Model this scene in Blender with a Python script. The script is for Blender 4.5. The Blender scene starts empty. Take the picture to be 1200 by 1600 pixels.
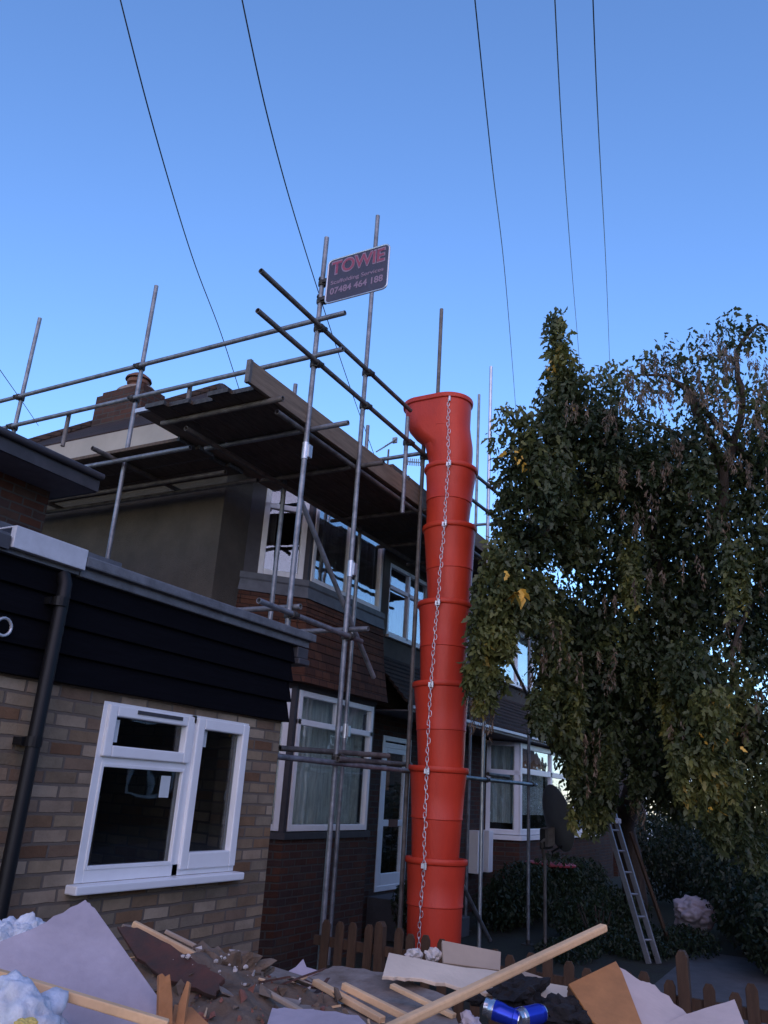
import bpy, bmesh, math, random
import numpy as np
from mathutils import Vector, Matrix
R_ = math.radians
random.seed(7); rng = np.random.default_rng(11)
S = bpy.context.scene
C = S.collection

# ------------------------------------------------------------------ camera
YAW, PITCH, ROLL, FPX = R_(60.336), R_(18.961), R_(3.728), 1262.07
f_ = Vector((math.sin(YAW)*math.cos(PITCH), math.cos(YAW)*math.cos(PITCH), math.sin(PITCH)))
r_ = Vector((math.cos(YAW), -math.sin(YAW), 0)); u_ = r_.cross(f_)
r2 = r_*math.cos(ROLL)+u_*math.sin(ROLL); u2 = -r_*math.sin(ROLL)+u_*math.cos(ROLL)
cd = bpy.data.cameras.new('camera'); cam = bpy.data.objects.new('camera', cd); C.objects.link(cam)
cam.matrix_world = Matrix(((r2.x,u2.x,-f_.x,0),(r2.y,u2.y,-f_.y,0),(r2.z,u2.z,-f_.z,0),(0,0,0,1)))
cd.sensor_fit = 'VERTICAL'; cd.sensor_height = 24; cd.lens = 24*FPX/1600
cd.clip_start = .05; cd.clip_end = 3000
S.camera = cam
GZ = -1.85                                   # ground level (the lens is the origin)

def ray(px, py): return r2*((px-600)/FPX) - u2*((py-800)/FPX) + f_
def at(px, py, d): return ray(px, py)*d      # a point seen at px,py, d metres ahead
def atY(px, py, Y): v = ray(px, py); return v*(Y/v.y)
def atX(px, py, X): v = ray(px, py); return v*(X/v.x)

# ------------------------------------------------------------------ light
w = bpy.data.worlds.new('World'); S.world = w; w.use_nodes = True
nt = w.node_tree; bg = nt.nodes['Background']
sky = nt.nodes.new('ShaderNodeTexSky'); sky.sky_type = 'NISHITA'; sky.sun_disc = False
SUN_AZ = math.atan2(-.87, -.5)               # compass azimuth from +Y towards +X
SUN_EL = R_(15)
sky.sun_elevation = SUN_EL; sky.sun_rotation = SUN_AZ
sky.air_density = 1.0; sky.dust_density = 0.0; sky.ozone_density = 4.7
wb_ = nt.nodes.new('ShaderNodeMix'); wb_.data_type = 'RGBA'; wb_.blend_type = 'MULTIPLY'; wb_.inputs[0].default_value = 1; wb_.inputs[7].default_value = (1.0, .965, 1.05, 1)
nt.links.new(sky.outputs[0], wb_.inputs[6]); nt.links.new(wb_.outputs[2], bg.inputs[0]); bg.inputs[1].default_value = .15
sl = bpy.data.lights.new('sun', 'SUN'); sl.energy = .85; sl.angle = R_(90); sl.color = (1, .57, .38)
so = bpy.data.objects.new('sun', sl); C.objects.link(so)
sd = Vector((math.sin(SUN_AZ)*math.cos(SUN_EL), math.cos(SUN_AZ)*math.cos(SUN_EL), math.sin(SUN_EL)))
so.rotation_euler = sd.to_track_quat('Z', 'Y').to_euler()
S.render.engine = 'CYCLES'
S.view_settings.view_transform = 'Standard'; S.view_settings.look = 'None'
S.view_settings.exposure = 1.2; S.view_settings.gamma = 1
S.render.resolution_x, S.render.resolution_y = 768, 1024

# ------------------------------------------------------------------ materials
def new_mat(n):
    m = bpy.data.materials.new(n); m.use_nodes = True
    return m, m.node_tree, m.node_tree.nodes['Principled BSDF']
def N(nt, t, **k):
    n = nt.nodes.new(t)
    for a, b in k.items():
        if a in n.inputs: n.inputs[a].default_value = b
        else: setattr(n, a, b)
    return n
def ramp(nt, fac, stops):
    r = nt.nodes.new('ShaderNodeValToRGB'); e = r.color_ramp.elements
    while len(e) < len(stops): e.new(.5)
    for i, (p, c) in enumerate(stops): e[i].position = p; e[i].color = (*c, 1)
    nt.links.new(fac, r.inputs[0]); return r.outputs[0]
def mat(n, col, rough=.7, metal=0, var=.25, scale=6, bump=.0, bscale=40, col2=None, spec=.5, stretch=None, fine=0):
    m, nt, p = new_mat(n)
    p.inputs['Roughness'].default_value = rough; p.inputs['Metallic'].default_value = metal
    p.inputs['Specular IOR Level'].default_value = spec
    g = N(nt, 'ShaderNodeNewGeometry')
    vec = g.outputs['Position']
    if stretch:
        mp = N(nt, 'ShaderNodeMapping'); mp.inputs['Scale'].default_value = stretch
        nt.links.new(vec, mp.inputs[0]); vec = mp.outputs[0]
    nz = N(nt, 'ShaderNodeTexNoise', Scale=scale, Detail=8.0, Roughness=.65); nt.links.new(vec, nz.inputs['Vector'])
    c2 = col2 or tuple(c*(1-var) for c in col); c1 = tuple(min(1, c*(1+var*.6)) for c in col) if not col2 else col
    o = ramp(nt, nz.outputs[0], [(.32, c2), (.68, c1)])
    nt.links.new(o, p.inputs['Base Color'])
    if bump:
        b2 = N(nt, 'ShaderNodeTexNoise', Scale=bscale, Detail=6.0); nt.links.new(vec, b2.inputs['Vector'])
        b = N(nt, 'ShaderNodeBump', Strength=bump, Distance=.01); nt.links.new(b2.outputs[0], b.inputs['Height']); nt.links.new(b.outputs[0], p.inputs['Normal'])
    return m
def wallvec(nt):
    g = N(nt, 'ShaderNodeNewGeometry'); s = N(nt, 'ShaderNodeSeparateXYZ'); nt.links.new(g.outputs['Position'], s.inputs[0])
    sn = N(nt, 'ShaderNodeSeparateXYZ'); nt.links.new(g.outputs['True Normal'], sn.inputs[0])
    a = N(nt, 'ShaderNodeMath', operation='ABSOLUTE'); nt.links.new(sn.outputs[0], a.inputs[0])
    gt = N(nt, 'ShaderNodeMath', operation='GREATER_THAN'); nt.links.new(a.outputs[0], gt.inputs[0]); gt.inputs[1].default_value = .9
    mx = N(nt, 'ShaderNodeMix'); mx.data_type = 'FLOAT'
    nt.links.new(gt.outputs[0], mx.inputs[0]); nt.links.new(s.outputs[0], mx.inputs[2]); nt.links.new(s.outputs[1], mx.inputs[3])
    c = N(nt, 'ShaderNodeCombineXYZ'); nt.links.new(mx.outputs[0], c.inputs[0]); nt.links.new(s.outputs[2], c.inputs[1])
    return c.outputs[0], g.outputs['Position']
def brick_mat(n, cols, mortar, bw=.225, bh=.075, ms=.009, rough=.9, off=.5, soft=.3):
    m, nt, p = new_mat(n); v, pos = wallvec(nt)
    b = nt.nodes.new('ShaderNodeTexBrick'); b.offset = off
    for k, x in (('Scale', 1.0), ('Brick Width', bw), ('Row Height', bh), ('Mortar Size', ms), ('Mortar Smooth', soft), ('Bias', 0.0)): b.inputs[k].default_value = x
    nzw = N(nt, 'ShaderNodeTexNoise', Scale=9.0, Detail=3.0); nt.links.new(pos, nzw.inputs['Vector'])
    wv = N(nt, 'ShaderNodeVectorMath', operation='MULTIPLY_ADD'); nt.links.new(nzw.outputs[1], wv.inputs[0]); wv.inputs[1].default_value = (.012, .012, 0); nt.links.new(v, wv.inputs[2])
    nt.links.new(wv.outputs[0], b.inputs['Vector'])
    b.inputs['Color1'].default_value = (0, 0, 0, 1); b.inputs['Color2'].default_value = (1, 1, 1, 1); b.inputs['Mortar'].default_value = (.5, .5, .5, 1)
    k = len(cols)
    brc = ramp(nt, b.outputs['Color'], [(i/(k-1) if k > 1 else 0, c) for i, c in enumerate(cols)])
    nz = N(nt, 'ShaderNodeTexNoise', Scale=3.0, Detail=9.0, Roughness=.7); nt.links.new(pos, nz.inputs['Vector'])
    vr = ramp(nt, nz.outputs[0], [(.3, (.62, .6, .58)), (.7, (1.2, 1.18, 1.15))])
    mu = N(nt, 'ShaderNodeMix'); mu.data_type = 'RGBA'; mu.blend_type = 'MULTIPLY'; mu.inputs[0].default_value = 1
    nt.links.new(brc, mu.inputs[6]); nt.links.new(vr, mu.inputs[7])
    mm = N(nt, 'ShaderNodeMix'); mm.data_type = 'RGBA'; nt.links.new(b.outputs['Fac'], mm.inputs[0]); nt.links.new(mu.outputs[2], mm.inputs[6]); mm.inputs[7].default_value = (*mortar, 1)
    nt.links.new(mm.outputs[2], p.inputs['Base Color']); p.inputs['Roughness'].default_value = rough
    p.inputs['Specular IOR Level'].default_value = .25
    iv = N(nt, 'ShaderNodeMath', operation='SUBTRACT'); iv.inputs[0].default_value = 1; nt.links.new(b.outputs['Fac'], iv.inputs[1])
    n2 = N(nt, 'ShaderNodeTexNoise', Scale=60.0, Detail=4.0); nt.links.new(pos, n2.inputs['Vector'])
    ad = N(nt, 'ShaderNodeMath', operation='MULTIPLY_ADD'); nt.links.new(n2.outputs[0], ad.inputs[0]); ad.inputs[1].default_value = .35; nt.links.new(iv.outputs[0], ad.inputs[2])
    bp = N(nt, 'ShaderNodeBump', Strength=.7, Distance=.014); nt.links.new(ad.outputs[0], bp.inputs['Height']); nt.links.new(bp.outputs[0], p.inputs['Normal'])
    return m
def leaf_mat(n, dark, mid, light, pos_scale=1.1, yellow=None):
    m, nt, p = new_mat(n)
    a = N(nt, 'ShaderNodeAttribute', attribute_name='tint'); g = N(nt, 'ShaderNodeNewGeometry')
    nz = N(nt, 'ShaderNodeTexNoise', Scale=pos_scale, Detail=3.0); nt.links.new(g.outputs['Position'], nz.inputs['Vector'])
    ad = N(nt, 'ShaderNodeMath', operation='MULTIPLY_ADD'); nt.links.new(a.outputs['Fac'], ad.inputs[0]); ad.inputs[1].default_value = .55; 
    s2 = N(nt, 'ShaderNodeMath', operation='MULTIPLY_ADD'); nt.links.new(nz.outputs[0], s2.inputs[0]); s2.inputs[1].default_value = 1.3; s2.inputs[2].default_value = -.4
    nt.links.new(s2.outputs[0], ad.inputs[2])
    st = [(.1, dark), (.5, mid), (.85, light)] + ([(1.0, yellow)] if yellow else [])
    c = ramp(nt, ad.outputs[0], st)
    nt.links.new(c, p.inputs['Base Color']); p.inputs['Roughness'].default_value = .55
    tr = N(nt, 'ShaderNodeBsdfTranslucent'); nt.links.new(c, tr.inputs[0]); ms = N(nt, 'ShaderNodeMixShader'); ms.inputs[0].default_value = .3
    nt.links.new(p.outputs[0], ms.inputs[1]); nt.links.new(tr.outputs[0], ms.inputs[2])
    nt.links.new(ms.outputs[0], nt.nodes['Material Output'].inputs[0])
    return m
def glass_mat(n, f0=.17, tint=(.95, .97, .97)):
    m, nt, p = new_mat(n); nt.nodes.remove(p)
    lw_ = N(nt, 'ShaderNodeLayerWeight'); pw = N(nt, 'ShaderNodeMath', operation='POWER'); nt.links.new(lw_.outputs['Facing'], pw.inputs[0]); pw.inputs[1].default_value = 4.0
    fr = N(nt, 'ShaderNodeMath', operation='MULTIPLY_ADD'); nt.links.new(pw.outputs[0], fr.inputs[0]); fr.inputs[1].default_value = 1-f0; fr.inputs[2].default_value = f0
    gl = N(nt, 'ShaderNodeBsdfGlossy'); gl.inputs['Roughness'].default_value = .01; gl.inputs[0].default_value = (.95, .97, 1, 1)
    g = N(nt, 'ShaderNodeNewGeometry'); nz = N(nt, 'ShaderNodeTexNoise', Scale=1.6, Detail=2.0); nt.links.new(g.outputs['Position'], nz.inputs['Vector'])
    bp = N(nt, 'ShaderNodeBump', Strength=.25, Distance=.02); nt.links.new(nz.outputs[0], bp.inputs['Height']); nt.links.new(bp.outputs[0], gl.inputs['Normal'])
    tr = N(nt, 'ShaderNodeBsdfTransparent'); tr.inputs[0].default_value = (*tint, 1)
    ms = N(nt, 'ShaderNodeMixShader'); nt.links.new(fr.outputs[0], ms.inputs[0]); nt.links.new(tr.outputs[0], ms.inputs[1]); nt.links.new(gl.outputs[0], ms.inputs[2])
    nt.links.new(ms.outputs[0], nt.nodes['Material Output'].inputs[0])
    return m

M = {}
M['stock_brick'] = brick_mat('stock_brick', [(.15,.08,.046),(.22,.14,.082),(.17,.14,.10),(.37,.295,.215),(.17,.11,.074),(.29,.22,.145),(.19,.155,.115),(.34,.27,.195)], (.13,.105,.085))
M['red_brick'] = brick_mat('red_brick', [(.055,.026,.020),(.085,.036,.022),(.05,.032,.03),(.075,.045,.032)], (.06,.055,.05))
M['chimney_brick'] = brick_mat('chimney_brick', [(.065,.035,.027),(.09,.042,.030),(.055,.036,.03)], (.06,.055,.05))
M['hung_tile'] = brick_mat('hung_tile', [(.075,.032,.021),(.10,.042,.026),(.065,.03,.022),(.115,.05,.03)], (.035,.02,.015), bw=.165, bh=.105, ms=.006, soft=.1)
M['roof_tile'] = brick_mat('roof_tile', [(.045,.030,.024),(.06,.036,.027),(.038,.028,.024)], (.012,.010,.009), bw=.165, bh=.075, ms=.006, soft=.1)
M['pebbledash'] = mat('pebbledash', (.085,.071,.056), .95, var=.3, scale=2.5, bump=1.0, bscale=90)
M['black_board'] = mat('black_board', (.0045,.0045,.0065), .85, spec=.06, var=.3, scale=14, bump=.25, bscale=50, stretch=(.3,.3,6))
M['upvc'] = mat('upvc', (.78,.79,.80), .35, var=.05, scale=5)
M['old_upvc'] = mat('old_upvc', (.66,.65,.66), .4, var=.12, scale=5)
M['dark_wood'] = mat('dark_wood', (.035,.03,.035), .55, var=.3, scale=10)
M['lead'] = mat('lead', (.10,.105,.12), .6, var=.3, scale=8)
M['felt'] = mat('felt', (.13,.14,.155), .75, var=.35, scale=9, bump=.5, bscale=30)
M['flashing'] = mat('flashing', (.50,.52,.56), .5, var=.18, scale=7)
M['black_plastic'] = mat('black_plastic', (.006,.006,.007), .5, spec=.3, var=.2)
M['cream_soffit'] = mat('cream_soffit', (.40,.36,.295), .6, var=.1, scale=3)
M['tube'] = mat('galvanised_tube', (.24,.25,.27), .5, metal=.55, var=.45, scale=9, bump=.25, bscale=60, spec=.5)
M['tube_bright'] = mat('bright_tube', (.55,.57,.6), .38, metal=.75, var=.2, scale=9)
M['tube_rust'] = mat('weathered_tube', (.15,.135,.125), .65, metal=.4, var=.5, scale=9, bump=.3, bscale=60)
M['coupler'] = mat('coupler_steel', (.07,.065,.06), .6, metal=.5, var=.5, scale=30)
M['board'] = mat('scaffold_board', (.10,.07,.048), .85, var=.45, scale=5, bump=.4, bscale=25, stretch=(1,6,6))
M['toe'] = mat('toe_board', (.20,.145,.10), .85, var=.35, scale=4, bump=.3, bscale=25, stretch=(.6,4,7))
M['band'] = mat('board_end_band', (.55,.56,.58), .45, metal=.5, var=.2)
M['orange'] = mat('orange_red_plastic', (.52,.045,.022), .6, var=.22, scale=4, bump=.15, bscale=30, spec=.4)
M['orange'] = mat('orange_red_plastic', (.60,.048,.018), .5, col2=(.46,.034,.016), scale=2.2, bump=.25, bscale=45, spec=.4, stretch=(1.6,1.6,.5))
M['chain'] = mat('zinc_chain', (.55,.56,.6), .4, metal=.6, var=.15)
M['ladder'] = mat('aluminium', (.28,.28,.30), .5, metal=.6, var=.2)
M['glass'] = glass_mat('window_glass', .20)
M['glass_plain'] = glass_mat('plain_glass', .05, (.7,.72,.72))
M['glass_dim'] = glass_mat('dim_reflection_glass', .085)  # window glass copy that mirrors less, toning down bright low sky in one pane
M['curtain'] = mat('net_curtain', (.62,.74,.70), .9, var=.35, scale=9, stretch=(6,6,.5))
M['curtain_dark'] = mat('dark_curtain', (.09,.09,.10), .9, var=.4, scale=9, stretch=(8,8,.5))
M['painted_glow'] = mat('painted_glow_curtain', (.55,.30,.17), .9, var=.2, scale=6, stretch=(6,6,.5))  # warm glow in the panes put into the cloth colour
M['interior'] = mat('dim_interior', (.05,.045,.045), .9, var=.3)
M['room_wall'] = mat('room_wall', (.12,.10,.095), .9, var=.3)
M['sticker'] = mat('paper_sticker', (.55,.60,.62), .8, var=.1)
M['ground'] = mat('soil_and_grass', (.022,.028,.013), .95, scale=3, bump=1, bscale=25, col2=(.014,.011,.008))
M['asphalt'] = mat('asphalt', (.055,.055,.058), .9, var=.3, scale=14, bump=.6, bscale=120)
M['concrete'] = mat('concrete', (.085,.085,.09), .85, var=.25, scale=5, bump=.4, bscale=60)
M['fence_wood'] = mat('fence_wood', (.07,.038,.020), .85, var=.4, scale=5, bump=.4, bscale=30, stretch=(5,5,.8))
M['bark'] = mat('bark', (.05,.036,.028), .95, var=.5, scale=6, bump=1, bscale=18, stretch=(2,2,.5))
M['leaf'] = leaf_mat('tree_leaves', (.020,.034,.013), (.055,.072,.024), (.17,.175,.045), 1.3, (.40,.26,.05))
M['leaf_dark'] = leaf_mat('hedge_leaves', (.012,.022,.010), (.022,.038,.016), (.04,.06,.022), 2)
M['keys'] = leaf_mat('hanging_seeds', (.07,.05,.03), (.13,.09,.055), (.24,.16,.10), 2)
M['sign_face'] = mat('sign_face', (.045,.040,.065), .5, var=.15)
M['pink_red'] = mat('faded_red_letters', (.27,.05,.09), .5, var=.15)
M['pale_pink'] = mat('pale_pink_letters', (.25,.165,.23), .5, var=.1)
M['alu_frame'] = mat('sign_frame', (.55,.58,.62), .35, metal=.6, var=.1)
M['plaster_lilac'] = mat('lilac_plasterboard', (.41,.345,.375), .85, var=.22, scale=5, bump=.2, bscale=40)
M['plaster_grey'] = mat('dusty_plasterboard', (.33,.275,.235), .9, col2=(.13,.09,.062), scale=7, bump=.5, bscale=50)
M['plaster_cream'] = mat('cream_plasterboard', (.74,.575,.42), .9, var=.12, scale=5, bump=.25, bscale=50)
M['plaster_tan'] = mat('tan_board', (.42,.31,.22), .9, var=.12, scale=5)
M['plaster_pink'] = mat('pink_plasterboard', (.66,.49,.42), .9, var=.12, scale=5, bump=.25, bscale=50)
M['brown_ply'] = mat('brown_hardboard', (.42,.175,.055), .7, var=.22, scale=12)
M['red_timber'] = mat('red_brown_timber', (.10,.036,.024), .85, col2=(.045,.03,.024), scale=13, bump=.6, bscale=40)
M['pine'] = mat('sawn_pine', (.74,.47,.25), .75, var=.22, scale=7, bump=.25, bscale=40)
M['orange_wood'] = mat('broken_orange_wood', (.40,.17,.06), .75, var=.3, scale=12, bump=.4, bscale=40)
M['rubble'] = mat('rubble_dirt', (.10,.058,.032), .95, var=.5, scale=7, bump=1, bscale=35, col2=(.19,.14,.10))
M['chunk'] = mat('plaster_chunk', (.55,.48,.43), .95, var=.25, scale=12, bump=.5, bscale=50)
M['brick_bit'] = mat('broken_brick', (.25,.10,.07), .95, var=.3, scale=12, bump=.5, bscale=50)
M['rag'] = mat('black_rag', (.014,.011,.012), .95, var=.5, scale=16, bump=1, bscale=45)
M['plastic_white'] = mat('white_plastic_bag', (.55,.58,.64), .4, var=.3, scale=14, bump=1.0, bscale=28)
M['yellow_rag'] = mat('yellow_packaging', (.6,.45,.12), .6, var=.15)
M['can_blue'] = mat('can_blue', (.02,.05,.50), .25, metal=.5, var=.1)
M['can_silver'] = mat('can_silver', (.6,.63,.7), .25, metal=.9, var=.1)
M['skip_yellow'] = mat('skip_paint', (.45,.30,.03), .55, var=.35, scale=3)
M['dish'] = mat('dish_grey', (.10,.105,.11), .5, var=.15)
M['pot'] = mat('terracotta', (.15,.065,.04), .8, var=.3)
M['wire'] = mat('black_cable', (.012,.012,.015), .6, var=.1)
M['red_plastic'] = mat('red_table_top', (.32,.035,.045), .5, var=.2)
M['fascia_dark'] = mat('dark_fascia', (.05,.048,.055), .6, var=.3)
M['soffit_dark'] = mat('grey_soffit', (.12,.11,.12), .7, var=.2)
M['gutter_white'] = mat('white_gutter', (.55,.56,.58), .4, var=.1)

# ------------------------------------------------------------------ mesh helpers
class MB:
    def __init__(s): s.v = []; s.f = []
    def add(s, vs, fs):
        b = len(s.v); s.v += [Vector(v) for v in vs]; s.f += [tuple(b+i for i in f) for f in fs]; return s
    def box(s, x0, x1, y0, y1, z0, z1):
        return s.add([(x0,y0,z0),(x1,y0,z0),(x1,y1,z0),(x0,y1,z0),(x0,y0,z1),(x1,y0,z1),(x1,y1,z1),(x0,y1,z1)],
            [(3,2,1,0),(4,5,6,7),(0,1,5,4),(1,2,6,5),(2,3,7,6),(3,0,4,7)])
    def obox(s, c, ax, ay, az):                     # centre and three half-axis vectors
        c, ax, ay, az = map(Vector, (c, ax, ay, az))
        P = [c+ax*i+ay*j+az*k for k in (-1,1) for j in (-1,1) for i in (-1,1)]
        return s.add(P, [(2,3,1,0),(4,5,7,6),(0,1,5,4),(1,3,7,5),(3,2,6,7),(2,0,4,6)])
    def beam(s, a, b, w, h, up=(0,0,1)):
        a, b = Vector(a), Vector(b); d = (b-a); L = d.length; d.normalize(); sd_ = d.cross(Vector(up))
        if sd_.length < 1e-4: sd_ = d.cross(Vector((1,0,0)))
        sd_.normalize(); up2 = sd_.cross(d)
        return s.obox((a+b)/2, d*L/2, sd_*w/2, up2*h/2)
    def tube(s, pts, r, n=12, caps=True, hollow=False):
        pts = [Vector(p) for p in pts]; rs = r if isinstance(r, (list, tuple)) else [r]*len(pts)
        base = len(s.v); ref = None
        for i, p in enumerate(pts):
            d = (pts[min(i+1, len(pts)-1)]-pts[max(i-1, 0)]).normalized()
            if ref is None: ref = d.orthogonal().normalized()
            ref = (ref-d*ref.dot(d)).normalized(); b2 = d.cross(ref)
            for k in range(n):
                a = 2*math.pi*k/n; s.v.append(p+(ref*math.cos(a)+b2*math.sin(a))*rs[i])
        for i in range(len(pts)-1):
            for k in range(n):
                a = base+i*n+k; b = base+i*n+(k+1)%n; s.f.append((a, b, b+n, a+n))
        if caps:
            for i0, i1 in ((0, 1), (len(pts)-1, len(pts)-2)):
                p = pts[i0]; d = (pts[i0]-pts[i1]).normalized(); off = base+i0*n
                if hollow:                          # open pipe end with a visible bore
                    q = len(s.v)
                    for k in range(n): s.v.append(p+(s.v[off+k]-p)*.82)
                    for k in range(n): s.v.append(p+(s.v[off+k]-p)*.80-d*.04)
                    for k in range(n):
                        k2 = (k+1)%n; s.f.append((off+k, off+k2, q+k2, q+k)); s.f.append((q+k, q+k2, q+n+k2, q+n+k))
                    s.f.append(tuple(q+n+k for k in range(n)))
                else: s.f.append(tuple(off+k for k in range(n)))
        return s
    def loft(s, rings, cap0=True, cap1=True):
        base = len(s.v); n = len(rings[0])
        for rg in rings: s.v += [Vector(v) for v in rg]
        for i in range(len(rings)-1):
            for k in range(n):
                a = base+i*n+k; b = base+i*n+(k+1)%n; s.f.append((a, b, b+n, a+n))
        if cap0: s.f.append(tuple(base+k for k in reversed(range(n))))
        if cap1: s.f.append(tuple(base+(len(rings)-1)*n+k for k in range(n)))
        return s
    def lathe(s, c, prof, n=40, axis=None, cap0=False, cap1=False):
        c = Vector(c); ax = Vector(axis or (0,0,1)).normalized(); e1 = ax.orthogonal().normalized(); e2 = ax.cross(e1)
        return s.loft([[c+ax*z+(e1*math.cos(2*math.pi*k/n)+e2*math.sin(2*math.pi*k/n))*r for k in range(n)] for r, z in prof], cap0, cap1)
    def slab(s, pts, t, nrm=None):                  # polygon with thickness
        pts = [Vector(p) for p in pts]; n = len(pts)
        if nrm is None:
            nrm = Vector((0,0,0))
            for i in range(n): nrm += (pts[i]-pts[0]).cross(pts[(i+1)%n]-pts[0])
            nrm.normalize()
        nrm = Vector(nrm)
        return s.loft([[p-nrm*t/2 for p in pts], [p+nrm*t/2 for p in pts]])
    def wall(s, plane, u0, u1, z0, z1, t, holes=(), along='x'):
        # a wall with openings; plane = coordinate of its outer face, t = thickness behind it
        us = sorted({u0, u1, *[h[0] for h in holes], *[h[1] for h in holes]}); zs = sorted({z0, z1, *[h[2] for h in holes], *[h[3] for h in holes]})
        cells = {}
        for i in range(len(us)-1):
            for j in range(len(zs)-1):
                cu, cz = (us[i]+us[i+1])/2, (zs[j]+zs[j+1])/2
                cells[i, j] = not any(h[0] < cu < h[1] and h[2] < cz < h[3] for h in holes)
        def P(u, d, z): return (u, plane+d, z) if along == 'x' else (plane+d, u, z)
        for (i, j), ok in cells.items():
            if not ok: continue
            a, b, c, d = us[i], us[i+1], zs[j], zs[j+1]
            for dd in (0, t): s.add([P(a,dd,c), P(b,dd,c), P(b,dd,d), P(a,dd,d)], [(0,1,2,3)])
            if not cells.get((i-1, j)): s.add([P(a,0,c), P(a,t,c), P(a,t,d), P(a,0,d)], [(0,1,2,3)])
            if not cells.get((i+1, j)): s.add([P(b,0,c), P(b,t,c), P(b,t,d), P(b,0,d)], [(0,1,2,3)])
            if not cells.get((i, j-1)): s.add([P(a,0,c), P(b,0,c), P(b,t,c), P(a,t,c)], [(0,1,2,3)])
            if not cells.get((i, j+1)): s.add([P(a,0,d), P(b,0,d), P(b,t,d), P(a,t,d)], [(0,1,2,3)])
        return s
def obj(name, mb, m, parent=None, base=None, smooth=False, bevel=0, jitter=0):
    me = bpy.data.meshes.new(name); b = Vector(base) if base is not None else Vector((0,0,0))
    if parent is not None: b = Vector(parent['_b']) 
    me.from_pydata([v-b for v in mb.v], [], mb.f)
    bm = bmesh.new(); bm.from_mesh(me); bmesh.ops.recalc_face_normals(bm, faces=bm.faces); bm.to_mesh(me); bm.free()
    me.materials.append(M[m] if isinstance(m, str) else m)
    if smooth: 
        me.polygons.foreach_set('use_smooth', [True]*len(me.polygons))
        if smooth != 'all': me.set_sharp_from_angle(angle=R_(40))
    o = bpy.data.objects.new(name, me); C.objects.link(o)
    if parent is not None: o.parent = parent
    else: o.location = b
    o['_b'] = tuple(b)
    if bevel:
        md = o.modifiers.new('bevel', 'BEVEL'); md.width = bevel; md.segments = 2; md.limit_method = 'ANGLE'
    return o
def tag(o, label=None, cat=None, group=None, kind=None):
    if label: o['label'] = label
    if cat: o['category'] = cat
    if group: o['group'] = group
    if kind: o['kind'] = kind
    return o
def thing(name, label, cat, base, group=None):
    e = bpy.data.objects.new(name, None); C.objects.link(e); e.location = base; e['_b'] = tuple(base); e.empty_display_size = .2
    return tag(e, label, cat, group)
def copy_tree(src, delta, label, name=None):
    c = src.copy(); C.objects.link(c); c.location = src.location + Vector(delta); c['label'] = label
    def rec(o, p):
        for ch in [x for x in bpy.data.objects if x.parent == o]:
            d = ch.copy(); C.objects.link(d); d.parent = p; rec(ch, d)
    rec(src, c); return c

# ------------------------------------------------------------------ ground
g = MB(); g.box(-60, 160, -60, 120, GZ-.4, GZ)
tag(obj('ground', g, 'ground'), kind='structure')
g = MB(); g.box(-60, 160, -9, -1.5, GZ-.05, GZ+.004); tag(obj('road', g, 'asphalt'), kind='structure')
g = MB(); g.box(-60, 6.1, -1.5, 3.6, GZ-.05, GZ+.008); tag(obj('driveway', g, 'concrete'), kind='structure')
g = MB(); g.box(6.5, 60, -1.5, .55, GZ-.05, GZ+.012); tag(obj('pavement', g, 'concrete'), kind='structure')
g = MB(); g.box(7.2, 13.2, .62, 2.1, GZ-.05, GZ+.010); tag(obj('garden_path', g, 'concrete'), kind='structure')

# ------------------------------------------------------------------ windows
def frame_bars(mb, P, u0, u1, z0, z1, wd, d0, d1, extra_u=(), extra_z=(), bottom=None):
    # P(u, depth, z) -> point; outer frame plus mullions (u) and transoms (z)
    def bar(a, b, c, e):
        mb.add([P(a,d0,c),P(b,d0,c),P(b,d1,c),P(a,d1,c),P(a,d0,e),P(b,d0,e),P(b,d1,e),P(a,d1,e)],
            [(3,2,1,0),(4,5,6,7),(0,1,5,4),(1,2,6,5),(2,3,7,6),(3,0,4,7)])
    bo = bottom or wd
    bar(u0, u0+wd, z0, z1); bar(u1-wd, u1, z0, z1); bar(u0+wd, u1-wd, z1-wd, z1); bar(u0+wd, u1-wd, z0, z0+bo)
    for a, c, e in extra_u: bar(a-wd/2, a+wd/2, c, e)
    for a, c, e in extra_z: bar(c, e, a-wd/2, a+wd/2)
def plane_fn(o, du, dn):
    # o origin, du unit along the wall, dn unit outwards
    o, du, dn = Vector(o), Vector(du), Vector(dn)
    return lambda u, d, z: Vector((o.x, o.y, 0))+du*u+dn*d+Vector((0,0,z))
def rectm(P, a, b, c, e, d, t=.006):
    m = MB(); m.add([P(a,d,c),P(b,d,c),P(b,d-t,c),P(a,d-t,c),P(a,d,e),P(b,d,e),P(b,d-t,e),P(a,d-t,e)],
        [(3,2,1,0),(4,5,6,7),(0,1,5,4),(1,2,6,5),(2,3,7,6),(3,0,4,7)]); return m
def curtain(P, a, b, c, e, d, amp=.03, wl=.16):
    m = MB(); n = max(6, int((b-a)/wl*8)); top = []; bot = []
    for i in range(n+1):
        u = a+(b-a)*i/n; dd = d+amp*math.sin(u/wl*6.283)+amp*.5*math.sin(u/wl*2.9+1)
        m.v += [P(u, dd, c), P(u, dd*1.0, e)]
    for i in range(n): m.f.append((2*i, 2*i+2, 2*i+3, 2*i+1))
    return m
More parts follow.
